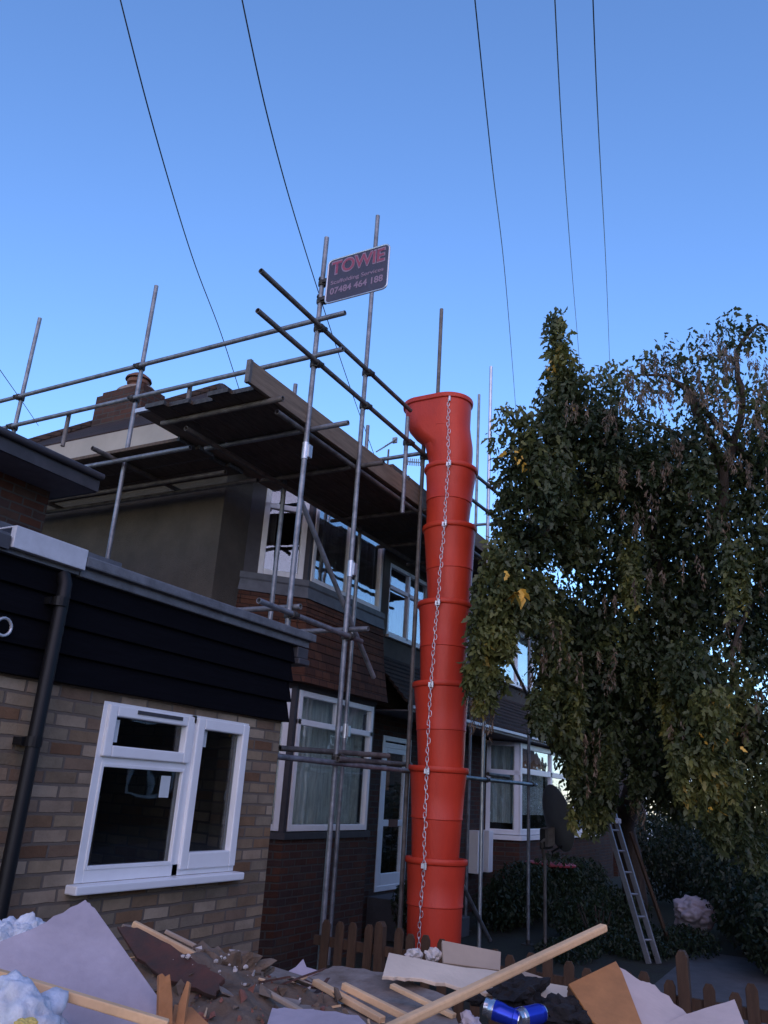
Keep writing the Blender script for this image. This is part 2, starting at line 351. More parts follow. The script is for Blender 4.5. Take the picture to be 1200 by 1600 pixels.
def window(parent, P, u0, u1, z0, z1, wd=.06, mull=(), trans=(), fm='upvc', glass='glass', cur=None, sill=True, d=0, bottom=None, label=None, curs=None):
    mb = MB(); frame_bars(mb, P, u0, u1, z0, z1, wd, d-.055, d+.015, mull, trans, bottom)
    w_ = obj('window', mb, fm, parent, bevel=.006)
    if label: w_['label'] = label
    obj('pane', rectm(P, u0+.02, u1-.02, z0+.02, z1-.02, d-.018), glass, w_)
    if sill: obj('sill', rectm(P, u0-.04, u1+.04, z0-.045, z0-.002, d+.09, .13), fm, w_, bevel=.005)
    for (a, b, c, e, mm) in (curs or ([(u0, u1, z0, z1, cur)] if cur else [])):
        obj('curtain', curtain(P, a+.03, b-.03, c+.02, e-.02, d-.16), mm, w_, smooth=True)
    return w_

# ------------------------------------------------------------------ terraced house with the scaffold
HY, BY = 5.8, 5.3
h1 = thing('terraced_house', 'end of terrace house behind the scaffold, pebbledash side wall and brown tile-hung bay', 'house', (9.3, 7.5, GZ))
RY = 9.2                                         # rear wall
m = MB()
m.wall(6.552, HY+.252, RY-.252, GZ, 3.8, .25, along='y')
m.wall(HY, 6.552, 7.05, 1.2, 3.8, .25); m.wall(HY, 7.05, 9.95, 3.45, 3.8, .25)
m.wall(HY, 9.95, 12.1, 1.15, 3.8, .25, holes=[(10.5, 11.95, 2.2, 3.32)])
m.wall(RY-.25, 6.8, 12.1, GZ, 3.8, .25)
obj('pebbledash_wall', m, 'pebbledash', h1)
# pebbledash corner lump catching the light, lower brick storey
m = MB(); m.wall(HY, 6.55, 12.1, GZ, 1.15, .25, holes=[(10.58, 11.48, -1.33, .76), (7.05, 9.8, -.5, 1.15)])
obj('brick_wall', m, 'red_brick', h1)
# bay: brick base, tile skirt, two storeys
cor = [(7.02, HY), (7.60, BY), (9.42, BY), (9.86, HY)]
def bay_ring(z, out=0):
    c = Vector((8.44, HY+.3)); r = []
    for x, y in cor:
        v = Vector((x, y)); dn = Vector((0, -1)) if y == BY else Vector((-1 if x < 8 else 1, 0))
        r.append((x + (out*.5*(-1 if x < 8.4 else 1) if y == BY else out*(-1 if x < 8.4 else 1)), y-(out if y == BY else 0), z))
    r += [(9.86+out, HY+.1, z), (7.02-out, HY+.1, z)]
    return r
m = MB(); m.loft([bay_ring(GZ), bay_ring(-.56)]); obj('bay_base', m, 'red_brick', h1)
m = MB(); m.loft([bay_ring(-.56, .03), bay_ring(-.49, .03)]); obj('bay_sill', m, 'dark_wood', h1)
m = MB(); prof = []
zz = 1.06
rows = 10
for i in range(rows):
    a = 1.08+i*.096; o = .10*(1-i/rows)**1.6+.03
    prof += [bay_ring(a, o+.014), bay_ring(a+.092, o-.006)]
m.loft(prof); obj('hung_tiles', m, 'hung_tile', h1)
m = MB(); m.loft([bay_ring(2.04, .05), bay_ring(2.17, .03), bay_ring(2.19, .045), bay_ring(2.255, .045)]); obj('lead_apron', m, 'lead', h1)
m = MB(); m.loft([bay_ring(3.42, .04), bay_ring(3.71, .04)]); obj('bay_head', m, 'dark_wood', h1)
m = MB(); m.loft([bay_ring(1.02, .0), bay_ring(1.08, .02)]); obj('bay_soffit', m, 'dark_wood', h1)
dl = Vector((cor[1][0]-cor[0][0], cor[1][1]-cor[0][1], 0)); Ll = dl.length; dl.normalize(); nl = Vector((dl.y, -dl.x, 0))
dr = Vector((cor[3][0]-cor[2][0], cor[3][1]-cor[2][1], 0)); Lr = dr.length; dr.normalize(); nr = Vector((dr.y, -dr.x, 0))
PL = plane_fn((cor[0][0], cor[0][1], 0), dl, nl); PF = plane_fn((0, BY, 0), (1,0,0), (0,-1,0)); PR = plane_fn((cor[2][0], cor[2][1], 0), dr, nr)
PH = plane_fn((0, HY, 0), (1,0,0), (0,-1,0))
m = MB()
for z0, z1 in ((-.49, 1.02), (2.255, 3.42)):
    for P_, a, b in ((PL, 0, .17), (PL, Ll-.06, Ll), (PF, 7.60, 7.66), (PF, 9.36, 9.42), (PR, 0, .06), (PR, Lr-.1, Lr)):
        obj('corner_post', rectm(P_, a, b, z0, z1, -.004, .09), 'dark_wood', h1)
# upper bay windows
window(h1, PL, .17, Ll-.06, 2.26, 3.40, .065, trans=[(3.10, .17, Ll-.06)], fm='old_upvc', glass='glass_dim', sill=False,
       curs=[(.17, Ll*.5, 2.3, 3.4, 'curtain_dark')])
window(h1, PF, 7.66, 9.36, 2.26, 3.40, .06, mull=[(8.5, 2.26, 3.4)], fm='old_upvc', sill=False, curs=[(7.66, 9.36, 2.3, 3.4, 'curtain_dark')])
window(h1, PR, .06, Lr-.1, 2.26, 3.40, .06, fm='old_upvc', sill=False)
# lower bay windows
window(h1, PL, .17, Ll-.06, -.48, 1.01, .065, sill=False, fm='upvc', curs=[(.17, Ll, -.4, 1, 'curtain')])
lw = window(h1, PF, 7.66, 9.36, -.48, 1.01, .065, mull=[(8.5, .67, 1.01)], trans=[(.665, 7.66, 9.36)], sill=False, curs=[(7.66, 9.36, -.44, 1, 'curtain')])
window(h1, PR, .06, Lr-.1, -.48, 1.01, .06, sill=False, curs=[(.06, Lr-.1, -.4, 1, 'curtain')])
# flat upper window over the door
window(h1, PH, 10.5, 11.95, 2.2, 3.32, .06, trans=[(2.95, 10.5, 11.95)], mull=[(11.2, 2.2, 3.32)], fm='old_upvc', d=-.03, curs=[(10.5, 11.95, 2.3, 3.3, 'curtain_dark')])
# porch canopy over the door
def canopy(parent, x0, x1, nm='porch_roof'):
    m = MB(); n = 9
    for i in range(n):
        a, b = i/n, (i+1)/n
        y0, y1 = 5.12+(HY-5.12)*a, 5.12+(HY-5.12)*b; z0, z1 = 1.16+.72*a, 1.16+.72*b
        m.add([(x0,y0,z0+.02),(x1,y0,z0+.02),(x1,y1+.02,z1+.005),(x0,y1+.02,z1+.005),(x0,y0,z0-.02),(x1,y0,z0-.02),(x1,y1+.02,z1-.04),(x0,y1+.02,z1-.04)],
              [(0,1,2,3),(7,6,5,4),(0,4,5,1),(1,5,6,2),(3,2,6,7),(0,3,7,4)])
    pr = obj(nm, m, 'roof_tile', parent)
    m = MB(); m.box(x0, x1, 5.09, 5.115, 1.03, 1.12); m.box(x0, x1, 5.03, 5.088, 1.06, 1.11); obj('gutter', m, 'gutter_white', pr, bevel=.008)
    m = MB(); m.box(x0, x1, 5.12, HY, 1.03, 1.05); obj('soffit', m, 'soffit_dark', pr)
canopy(h1, 9.98, 12.1)
# front door
dm = MB(); frame_bars(dm, PH, 10.58, 11.48, -1.32, .75, .07, -.06, .012, (), [(.62, 10.65, 11.41)])
frame_bars(dm, PH, 10.66, 11.40, -1.26, .60, .085, -.05, 0.0, (), [(-.44, 10.74, 11.32)], .16)
fd = obj('front_door', dm, 'upvc', h1, bevel=.005)
obj('pane', rectm(PH, 10.7, 11.36, -1.2, .58, -.025), 'glass', fd)
m = MB(); m.box(10.9, 11.16, HY-.012, HY+.012, -.49, -.39); obj('letter_plate', m, 'pot', fd)
obj('curtain', curtain(PH, 10.74, 11.05, .0, .58, -.12), 'painted_glow', fd)  # orange cloth stands in for the warm glow in the door glass
m = MB(); m.tube([(11.37, HY-.02, -.42), (11.37, HY-.06, -.42), (11.27, HY-.06, -.42)], .009, 8); obj('handle', m, 'band', fd)
m = MB(); m.box(10.4, 11.7, 5.2, HY-.002, GZ, -1.36); m.box(10.4, 11.7, 4.85, 5.2, GZ, -1.6); obj('doorstep', m, 'concrete', h1, bevel=.01)
# interior floor plates keep rooms dark
m = MB(); m.box(6.85, 12.05, HY+.3, RY-.3, 1.6, 1.8); m.box(6.85, 12.05, HY+2.4, HY+2.5, GZ, 3.7); obj('interior', m, 'room_wall', h1)
# roof: hipped end, ridge along the terrace
EX, EY0, EY1, EZ = 5.90, 5.30, 9.45, 3.73
AX, AY, AZ = 8.0, 7.43, 5.4
def roof_shell(x1, hip):
    m = MB()
    A0, A1 = Vector((EX if hip else 12.1, EY0, EZ)), Vector((EX if hip else 12.1, EY1, EZ))
    B0, B1 = Vector((x1, EY0, EZ)), Vector((x1, EY1, EZ)); RA = Vector((AX if hip else 12.1, AY, AZ)); RB = Vector((x1, AY, AZ))
    vs = [A0, B0, RB, RA, B1, A1]
    low = [v-Vector((0,0,.06)) for v in vs]
    fs = [(0,1,2,3),(4,5,3,2)] + ([(5,0,3)] if hip else [(5,0,3)]) + [(1,4,2)]
    m.add(vs, fs); m.add(low, [tuple(reversed(f)) for f in fs])
    for a, b in ((0,1),(1,4),(4,5),(5,0)): m.add([vs[a], vs[b], low[b], low[a]], [(0,1,2,3)])
    return m, RA, RB
m, RA, RB = roof_shell(12.1, True)
rf = obj('roof', m, 'roof_tile', h1)
m = MB()
for a, b in ((RA, RB), (Vector((EX, EY0, EZ)), RA), (Vector((EX, EY1, EZ)), RA)):
    n = 14
    for i in range(n):
        p, q = a.lerp(b, i/n), a.lerp(b, (i+1.03)/n); m.tube([p+Vector((0,0,-.01)), q+Vector((0,0,.0))], [.085, .075], 8)
obj('ridge_tiles', m, 'roof_tile', rf)
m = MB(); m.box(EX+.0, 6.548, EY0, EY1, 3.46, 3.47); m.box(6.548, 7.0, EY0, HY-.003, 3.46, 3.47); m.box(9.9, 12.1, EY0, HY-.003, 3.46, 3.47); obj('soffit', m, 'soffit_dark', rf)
m = MB(); m.box(EX-.02, EX, EY0-.02, EY1, 3.43, 3.70); m.box(EX, 7.0, EY0-.02, EY0, 3.43, 3.70); obj('fascia', m, 'cream_soffit', rf); m = MB(); m.box(9.9, 12.1, EY0-.02, EY0, 3.43, 3.70); obj('fascia', m, 'cream_soffit', rf)
m = MB()
m.tube([(9.9, EY0-.07, 3.70), (12.1, EY0-.07, 3.69)], .05, 10); obj('gutter', m, 'black_plastic', rf)
# chimney
ch = MB(); ch.box(6.75, 7.25, 7.62, 8.5, 3.9, 4.86); ch.box(6.79, 7.21, 7.68, 8.44, 4.86, 4.93)
cho = obj('chimney', ch, 'chimney_brick', rf, bevel=.01)
m = MB(); m.loft([[(7.0+.2*a*math.cos(t), 8.06+.34*a*math.sin(t), z) for t in [k*math.pi/12 for k in range(24)]] for a, z in ((1.05, 4.925), (.9, 4.99), (.55, 5.03))])
obj('mortar_cap', m, 'plaster_grey', cho, smooth=True)
for yy, hh in ((8.02, .17),):
    m = MB(); m.lathe((7.0, yy, 4.98), [(.13,0),(.12,.04),(.115,hh-.1),(.15,hh-.08),(.15,hh-.03),(.125,hh-.03),(.12,hh),(.09,hh),(.09,.05)], 20); obj('chimney_pot', m, 'pot', cho, smooth=True)
m = MB(); m.lathe((7.0, 8.02, 5.13), [(.02,.10),(.10,.085),(.17,.03),(.18,.0),(.16,.0),(.09,.04)], 20); obj('chimney_cowl', m, 'pot', cho, smooth=True)

# ------------------------------------------------------------------ brick side extension
XL, XR, FY = 3.05, 5.25, 3.78
ex = thing('brick_extension', 'flat roofed buff brick extension with black boarding and white window', 'extension', (4.15, 5.0, GZ))
m = MB(); m.wall(FY, XL+.002, XR, GZ, 1.02, .25, holes=[(3.47, 4.856, -.59, .395)]); 
m.wall(XR-.25, FY+.25, HY, GZ, 1.02, .25, along='y')
obj('brick_wall', m, 'stock_brick', ex)
def cladding(x0, x1, parent, seed, side=None):
    m = MB(); z = .45; n = 4; h = (1.06-z)/n
    for i in range(n):
        a = z+i*h
        m.add([(x0,FY-.045,a),(x1,FY-.045,a),(x1,FY-.003,a),(x0,FY-.003,a),(x0,FY-.018,a+h+.015),(x1,FY-.018,a+h+.015),(x1,FY-.003,a+h+.015),(x0,FY-.003,a+h+.015)],
              [(3,2,1,0),(4,5,6,7),(0,1,5,4),(1,2,6,5),(2,3,7,6),(3,0,4,7)])
        if side:
            m.add([(x1+.045,FY-.045,a),(x1+.045,HY,a),(x1+.003,HY,a),(x1+.003,FY-.045,a),(x1+.018,FY-.018,a+h+.01),(x1+.018,HY,a+h+.01),(x1+.003,HY,a+h+.01),(x1+.003,FY-.018,a+h+.01)],
              [(3,2,1,0),(4,5,6,7),(0,1,5,4),(1,2,6,5),(2,3,7,6),(3,0,4,7)])
    return obj('cladding', m, 'black_board', parent, bevel=.003)
cladding(XL+.002, XR+.003, ex, 1, True)
m = MB(); m.box(XL+.03, XR+.20, FY-.06, 9.6, 1.045, 1.13); m.box(XR+.2, 6.545, HY+.01, 9.6, 1.045, 1.13)
rfe = obj('flat_roof', m, 'felt', ex, bevel=.008)
m = MB(); m.box(XL+.03, XR+.24, FY-.10, FY-.062, 1.10, 1.165); m.box(XR+.202, XR+.24, FY-.062, 5.7, 1.10, 1.165); m.box(XL+.03, XR+.198, FY-.05, FY+.08, 1.132, 1.168)
obj('felt_trim', m, 'felt', rfe, bevel=.01)
m = MB(); m.box(XR+.05, XR+.2, FY-.06, 5.6, .95, 1.04); m.box(XR+.05, XR+.2, FY-.08, FY+.2, .9, .95); obj('fascia', m, 'fascia_dark', rfe, bevel=.01)
PE = plane_fn((0, FY, 0), (1,0,0), (0,-1,0))
mb = MB(); frame_bars(mb, PE, 3.47, 4.856, -.59, .395, .055, -.07, .004, [(4.262, -.59, .395)], [(.075, 3.525, 4.235)], .07)
wn = tag(obj('window', mb, 'upvc', ex, bevel=.004), 'new white window with casements and paper stickers')
sa = MB(); frame_bars(sa, PE, 3.50, 4.245, .085, .38, .065, -.03, .028); obj('sash', sa, 'upvc', wn, bevel=.008)
sa = MB(); frame_bars(sa, PE, 4.285, 4.84, -.555, .38, .07, -.03, .028, bottom=.1); obj('sash', sa, 'upvc', wn, bevel=.008)
sa = MB(); frame_bars(sa, PE, 3.52, 4.235, -.525, .05, .022, -.02, .010); obj('glazing_bead', sa, 'upvc', wn, bevel=.004)
obj('pane', rectm(PE, 3.5, 4.83, -.56, .37, -.02), 'glass_plain', wn)
obj('sill', rectm(PE, 3.42, 4.885, -.64, -.592, .085, .155), 'upvc', wn, bevel=.008)
obj('trickle_vent', rectm(PE, 3.72, 4.12, .345, .367, .034, .02), 'fascia_dark', wn)
for a, b, c, e in ((3.575, 3.63, .17, .30), (4.05, 4.135, -.13, .0), (4.37, 4.43, .20, .33)):
    obj('sticker', rectm(PE, a, b, c, e, -.015, .002), 'sticker', wn)
m = MB(); m.box(3.1, 5.0, 5.6, 5.65, GZ, 1.0); m.box(3.06, 3.08, 4.04, 5.6, GZ, 1.0); obj('inner_wall', m, 'room_wall', ex)
m = MB(); m.box(3.3, 4.9, 5.2, 5.5, -.22, -.18); m.box(3.3, 3.35, 5.2, 5.5, -.8, -.22); m.box(4.85, 4.9, 5.2, 5.5, -.8, -.22); m.box(3.6, 3.95, 5.3, 5.45, -.18, .08); m.box(4.3, 4.42, 5.3, 5.42, -.18, -.02); obj('worktop', m, 'plaster_cream', ex)

# neighbour's matching extension on the left
nx = thing('neighbouring_extension', 'black boarded extension at the left edge with bright flashing on its roof edge', 'extension', (1.5, 5.0, GZ))
m = MB(); m.wall(FY, -.6, XL-.002, GZ, 1.02, .25); m.wall(-.6, FY+.25, 5.8, GZ, 1.02, .25, along='y'); obj('brick_wall', m, 'stock_brick', nx)
cladding(-.6, XL-.03, nx, 2)
m = MB(); m.box(-.7, XL+.02, FY-.06, 5.85, 1.05, 1.12); r_n = obj('flat_roof', m, 'felt', nx)
m = MB(); m.box(2.59, XL+.025, FY-.10, FY-.062, 1.075, 1.195); m.box(2.59, XL+.025, FY-.062, FY+.05, 1.185, 1.195); obj('flashing', m, 'flashing', r_n, bevel=.004)
m = MB(); m.box(-.7, 2.58, FY-.09, FY-.062, 1.06, 1.13); obj('fascia', m, 'fascia_dark', r_n)
m = MB(); m.box(2.2, XL+.6, FY+.25, FY+.5, 1.20, 1.30) ; obj('lead_upstand', m, 'lead', r_n)
m = MB(); ringc = Vector((2.66, FY-.06, .67))
m.tube([ringc+Vector((.045*math.cos(t), -.01, .045*math.sin(t))) for t in [k*math.pi/8 for k in range(17)]], .008, 8); obj('hook_ring', m, 'band', nx, smooth=True)
# drainpipe on the boundary
dp = thing('drainpipe', 'black plastic drainpipe running down the brick between the two extensions', 'drainpipe', (2.96, FY-.1, GZ))
m = MB(); m.tube([(2.975, FY-.05, 1.03), (2.975, FY-.08, .97), (2.965, FY-.095, .90), (2.945, FY-.095, GZ+.05)], .038, 16); obj('pipe', m, 'black_plastic', dp, smooth=True)
for z in (.84, .1, -.9):
    m = MB(); m.lathe((2.955, FY-.095, z), [(.038,0),(.045,0),(.045,.05),(.038,.05)], 16); m.box(2.90, 3.01, FY-.075, FY-.005, z+.005, z+.045); obj('clip', m, 'black_plastic', dp)

# neighbour's house, upper storey at the left edge
nh = thing('neighbouring_house', 'dark brick upper storey with deep overhanging eaves at the left edge', 'house', (1.5, 8, GZ))
m = MB(); m.wall(5.9, -3, 4.40, 1.1, 2.30, .25); m.wall(4.40-.25, 6.15, 9.5, 1.1, 2.30, .25, along='y'); obj('brick_wall', m, 'red_brick', nh)
m = MB(); m.box(-3.2, 4.53, 5.50, 9.7, 2.30, 2.34); r_ = obj('soffit', m, 'soffit_dark', nh)
m = MB(); m.box(-3.2, 4.55, 5.47, 5.50, 2.30, 2.46); m.box(4.53, 4.56, 5.5, 9.7, 2.30, 2.46); m.box(-3.2, 4.53, 5.5, 9.7, 2.36, 2.45); obj('flat_roof', m, 'fascia_dark', nh)
m = MB(); m.tube([(-3.2, 5.445, 2.45), (4.55, 5.445, 2.435)], .030, 12); obj('gutter', m, 'fascia_dark', nh, smooth=True)

# ------------------------------------------------------------------ the street opposite, seen in the window panes
op = None
for k in range(8):
    x0 = -16+k*13.0
    oh = thing('opposite_house', 'dark house across the street, %s along the row behind the camera' % ['first', 'second', 'third', 'fourth', 'fifth', 'sixth', 'seventh', 'eighth'][k], 'house', (x0+6, -19, GZ), 'houses across the street')
    m = MB(); m.box(x0, x0+12.998, -23, -17, GZ, 3.4); obj('wall', m, 'red_brick', oh)
    m = MB(); m.add([(x0+.005,-16.6,3.4),(x0+12.99,-16.6,3.4),(x0+12.99,-20,6.0),(x0+.005,-20,6.0),(x0+12.99,-23.4,3.4),(x0+.005,-23.4,3.4)], [(0,1,2,3),(3,2,4,5),(0,3,5),(1,4,2),(0,5,4,1)]); obj('roof', m, 'roof_tile', oh)
    for wx in (1.5, 7.6):
        for wz in (-.7, 1.9):
            fb = MB(); fb.box(x0+wx, x0+wx+2.2, -16.998, -16.95, wz, wz+1.2); ww = obj('window', fb, 'upvc', oh)
            fb = MB(); fb.box(x0+wx+.1, x0+wx+1.05, -16.95, -16.94, wz+.1, wz+1.1); fb.box(x0+wx+1.15, x0+wx+2.1, -16.95, -16.94, wz+.1, wz+1.1); obj('pane', fb, 'black_plastic', ww)

# ------------------------------------------------------------------ next house along (right)
h2 = thing('terraced_house', 'next house in the terrace half hidden by the tree, white bay windows', 'house', (18, 7.5, GZ))
m = MB(); m.wall(HY, 12.102, 24, GZ, 1.15, .25, holes=[(14.6, 21, -.7, 1.15)]); obj('brick_wall', m, 'red_brick', h2)
m = MB(); m.wall(HY, 12.102, 24, 1.15, 3.8, .25, holes=[(14.85, 18.2, 2.2, 3.4)]); m.wall(23.75, HY+.25, 9.2, GZ, 3.8, .25, along='y'); m.wall(8.95, 12.1, 24, GZ, 3.8, .25); obj('pebbledash_wall', m, 'pebbledash', h2)
window(h2, PH, 14.85, 18.2, 2.2, 3.4, .09, mull=[(16.2, 2.2, 3.4), (17.2, 2.2, 3.4)], curs=[(14.85, 18.2, 2.2, 3.4, 'curtain')], label='white upper window crossed by a scaffold brace')
c2r = [(14.6, HY), (15.02, BY), (20.6, BY), (21, HY)]
def ring2(z, o=0): return [(14.6-o, HY, z), (15.02-o*.5, BY-o, z), (20.6+o*.5, BY-o, z), (21+o, HY, z), (21+o, HY+.1, z), (14.6-o, HY+.1, z)]
m = MB(); m.loft([ring2(GZ), ring2(-.71)]); obj('bay_base', m, 'red_brick', h2)
m = MB(); m.loft([ring2(-.71, .05), ring2(-.63, .05)]); obj('bay_sill', m, 'upvc', h2)
d2 = Vector((.42, -.5, 0)).normalized(); P2L = plane_fn((14.6, HY, 0), d2, (d2.y, -d2.x, 0)); L2 = math.hypot(.42, .5)
window(h2, P2L, .0, L2-.03, -.62, 1.0, .085, trans=[(.45, 0, L2)], sill=False, curs=[(.05, L2, -.45, 1, 'curtain')])
window(h2, PF, 15.02, 20.6, -.62, 1.0, .1, mull=[(16.9, -.62, 1), (18.6, -.62, 1)], trans=[(.5, 15.1, 20.5)], sill=False,
       curs=[(15.02, 16.9, -.3, .5, 'curtain'), (15.4, 16.9, .5, 1.0, 'painted_glow'), (17.0, 20.5, -.5, 1, 'curtain')])  # upper left strip is coloured orange in place of glow in the panes
canopy(h2, 12.12, 21.2)
m, RA2, RB2 = roof_shell(24, False); r2o = obj('roof', m, 'roof_tile', h2)
m = MB(); m.box(12.1, 24, EY0, HY, 3.46, 3.47); m.box(12.1, 24, EY0-.02, EY0, 3.43, 3.70); obj('soffit', m, 'cream_soffit', r2o)
m = MB(); m.box(12.7, 13.3, 7.1, 7.76, 4.8, 6.0); chh = obj('chimney', m, 'chimney_brick', r2o)
mb = MB(); mb.box(13.85, 14.1, 5.62, HY-.002, -1.24, -.56); mb.box(14.35, 14.55, 5.62, HY-.002, -1.24, -.56); obj('meter_box', mb, 'upvc', h2, bevel=.01)
m = MB(); m.tube([(12.1, 5.72, 3.7), (12.1, 5.72, -1.7)], .034, 12); obj('downpipe', m, 'gutter_white', h2, smooth=True)
h3 = thing('distant_house', 'far house with tall white framed windows seen beneath the tree crown', 'house', (32, 7.5, GZ))
m = MB(); m.wall(HY, 24.5, 44, GZ, 3.8, .3, holes=[(28.5, 38.5, -.95, 1.3)]); m.wall(24.5, HY+.3, 9, GZ, 3.8, .3, along='y'); obj('brick_wall', m, 'chimney_brick', h3)
window(h3, PH, 28.5, 38.5, -.95, 1.3, .28, mull=[(31., -.9, 1.2), (34, -.9, 1.2), (36.4, -.9, 1.2)], curs=[(28.5, 38.5, -.9, 1.2, 'curtain')])
m = MB(); m.add([(24.4,5.4,3.8),(44,5.4,3.8),(44,7.4,5.4),(24.4,7.4,5.4),(44,9.4,3.8),(24.4,9.4,3.8)], [(0,1,2,3),(3,2,4,5),(0,3,5),(1,4,2),(0,5,4,1)]); obj('roof', m, 'roof_tile', h3)

# aerials
ae = thing('tv_aerial', 'tv aerial on a mast poking up between the guard rails beyond the roof', 'aerial', (13.0, 7.4, 6.0))
m = MB(); b0 = atY(607, 706, 7.4); m.tube([(b0.x, 7.4, 5.0), (b0.x, 7.4, b0.z+.05)], .02, 8); obj('mast', m, 'tube_rust', ae)
m = MB(); e0 = atY(588, 706, 7.4); e1 = atY(617, 688, 7.4); m.tube([e0, e1], .015, 6)
dn = (e1-e0).normalized()
for i in range(7):
    p = e0.lerp(e1, .35+.1*i); m.tube([p+Vector((0, -.07, .05)), p+Vector((0, .07, -.05))], .008, 6)
m.obox(e1, (.02,0,0), (0,.05,0), (0,0,.06)); obj('boom', m, 'tube', ae)
a2 = thing('tv_aerial', 'comb shaped tv aerial low over the roof beside the dark pole left of the chute', 'aerial', (16.0, 7.4, 5.3))
m = MB(); q0, q1 = atY(634, 721, 7.4), atY(660, 723, 7.4); m.tube([q0, q1], .015, 6)
for i in range(9): p = q0.lerp(q1, i/8); m.tube([p+Vector((0,0,-.08)), p+Vector((0,0,.08))], .012, 6)
obj('boom', m, 'tube', a2); m = MB(); m.tube([q1, (q1.x, 7.4, 5.2)], .02, 8); obj('mast', m, 'tube', a2)

# ------------------------------------------------------------------ scaffold
SY, SX, IY = 4.0, 5.5, 5.05
TR = .0242
sc = thing('scaffold', 'tube scaffold wrapped round the corner of the house, poles rising above the roof', 'scaffold', (8, 4.5, GZ))
def pole(x, y, z0, z1, m_='tube', plate=True, lean=(0, 0)):
    m = MB(); m.tube([(x, y, z0), (x+lean[0], y+lean[1], z1)], TR, 14, hollow=True); p = obj('pole', m, m_, sc, smooth=True)
    if plate:
        q = MB(); q.box(x-.075, x+.075, y-.075, y+.075, z0-.006, z0+.002); q.tube([(x, y, z0), (x, y, z0+.05)], .03, 10); obj('base_plate', q, 'coupler', p)
    return p
def bar(a, b, nm='ledger', m_='tube'):
    m = MB(); m.tube([a, b], TR, 14, hollow=True); return obj(nm, m, m_, sc, smooth=True)
def coupler(par, x, y, z, ax='x'):
    m = MB(); m.lathe((x, y, z-.028), [(TR,0),(.036,0),(.038,.015),(.038,.041),(.036,.056),(TR,.056)], 14)
    s = .05
    d = Vector((1,0,0)) if ax == 'x' else Vector((0,1,0))
    o = Vector((0,-1,0)) if ax == 'x' else Vector((-1,0,0))
    c = Vector((x, y, z))+o*.048
    m.lathe(c-d*.026, [(TR,0),(.036,0),(.037,.026),(.036,.052),(TR,.052)], 14, axis=d)
    m.tube([Vector((x,y,z))+d*.03-o*.02, Vector((x,y,z))+d*.03+o*.09], .008, 6); m.tube([Vector((x,y,z))-d*.055+Vector((0,0,.012)), Vector((x,y,z))-d*.085+o*.03+Vector((0,0,.012))], .009, 6)
    m.obox(Vector((x,y,z))+d*.03+o*.08, d*.014, o*.01, (0,0,.014))
    return obj('coupler', m, 'coupler', par)
p2 = pole(5.508, SY, 1.175, 5.18); p3 = pole(6.44, SY, GZ+.01, 6.14)
p1 = pole(SX, 6.29, 1.14, 5.24); p0 = pole(SX, 8.26, 1.14, 5.31)
p4 = pole(8.19, SY, GZ+.01, 5.97, 'tube_rust'); pd = pole(7.87, SY, GZ+.01, 3.9, 'tube_rust')
p6 = pole(9.95, SY, GZ+.01, 6.04, 'tube_bright'); p7 = pole(11.71, SY, GZ+.01, 5.73)
pp = pole(7.43, SY, 2.9, 4.07, 'tube', False)
i1 = pole(6.64, IY, GZ+.01, 4.31); i2 = pole(8.29, IY, GZ+.01, 4.52); i5 = pole(12.02, IY, GZ+.01, 6.78); i3 = pole(9.95, IY, GZ+.01, 3.6)
# short tube beside P3's clamp: joint sleeves
for pr, (x, y, z) in ((p2, (5.508, SY, 2.86)), (i2, (8.29, IY, .62)), (p3, (6.44, SY, 2.0))):
    m = MB(); m.lathe((x, y, z-.08), [(TR,0),(.031,0),(.031,.16),(TR,.16)], 14); m.box(x+.0, x+.05, y-.045, y-.02, z-.06, z+.06); obj('sleeve', m, 'tube_bright', pr)
# guard rails along the front
yo = SY-.049
bar((4.535, yo, 4.135), (7.40, yo, 4.13), 'guard_rail', 'tube_rust'); bar((4.56, yo, 3.755), (7.90, yo, 3.745), 'guard_rail', 'tube_rust')
bar((8.10, yo+.10, 4.125), (10.69, yo, 4.12), 'guard_rail', 'tube_rust'); bar((8.10, yo+.10, 3.735), (10.67, yo, 3.73), 'guard_rail', 'tube_rust')
for par, x in ((p2, 5.508), (p3, 6.44), (p6, 9.95)):
    coupler(par, x, SY, 4.13); coupler(par, x, SY, 3.745)
coupler(pp, 7.43, SY, 3.745); coupler(pd, 7.87, SY, 3.745)
# guard rails along the side
xo = SX-.05
s1 = bar((xo, 3.66, 4.19), (xo, 9.6, 4.19), 'guard_rail'); s2 = bar((xo, 3.65, 3.80), (xo, 9.3, 3.80), 'guard_rail')
for par, y in ((p1, 6.29), (p0, 8.26)):
    coupler(par, SX, y, 4.19, 'y'); coupler(par, SX, y, 3.80, 'y')
for yy, zb in ((7.33, 3.42), (5.53, 3.42)):
    m = MB(); m.tube([(SX, yy, zb), (SX, yy, 3.83)], TR, 12, hollow=True); obj('post', m, 'tube_rust', sc, smooth=True)
# platform level ledgers and transoms
bar((5.1, SY+.05, 3.075), (12.3, SY+.05, 3.06), 'ledger', 'tube_rust'); bar((5.0, IY-.05, 3.03), (12.3, IY-.05, 3.03), 'ledger', 'tube_rust')
for x in (4.95, 5.508+.06, 6.44+.06, 7.93, 9.1, 10.0, 11.76):
    y0 = {5.568: 3.60, 6.5: 3.74}.get(round(x, 3), 3.88)
    bar((x, y0, 3.10), (x, 5.26, 3.10), 'transom', 'tube_rust' if x != 5.568 else 'tube')
bar((7.87-.06, SY-.05, 3.77), (7.81, 4.9, 3.77), 'transom')
bar((12.0, 3.9, 4.28), (12.0, IY+.1, 4.32), 'transom')
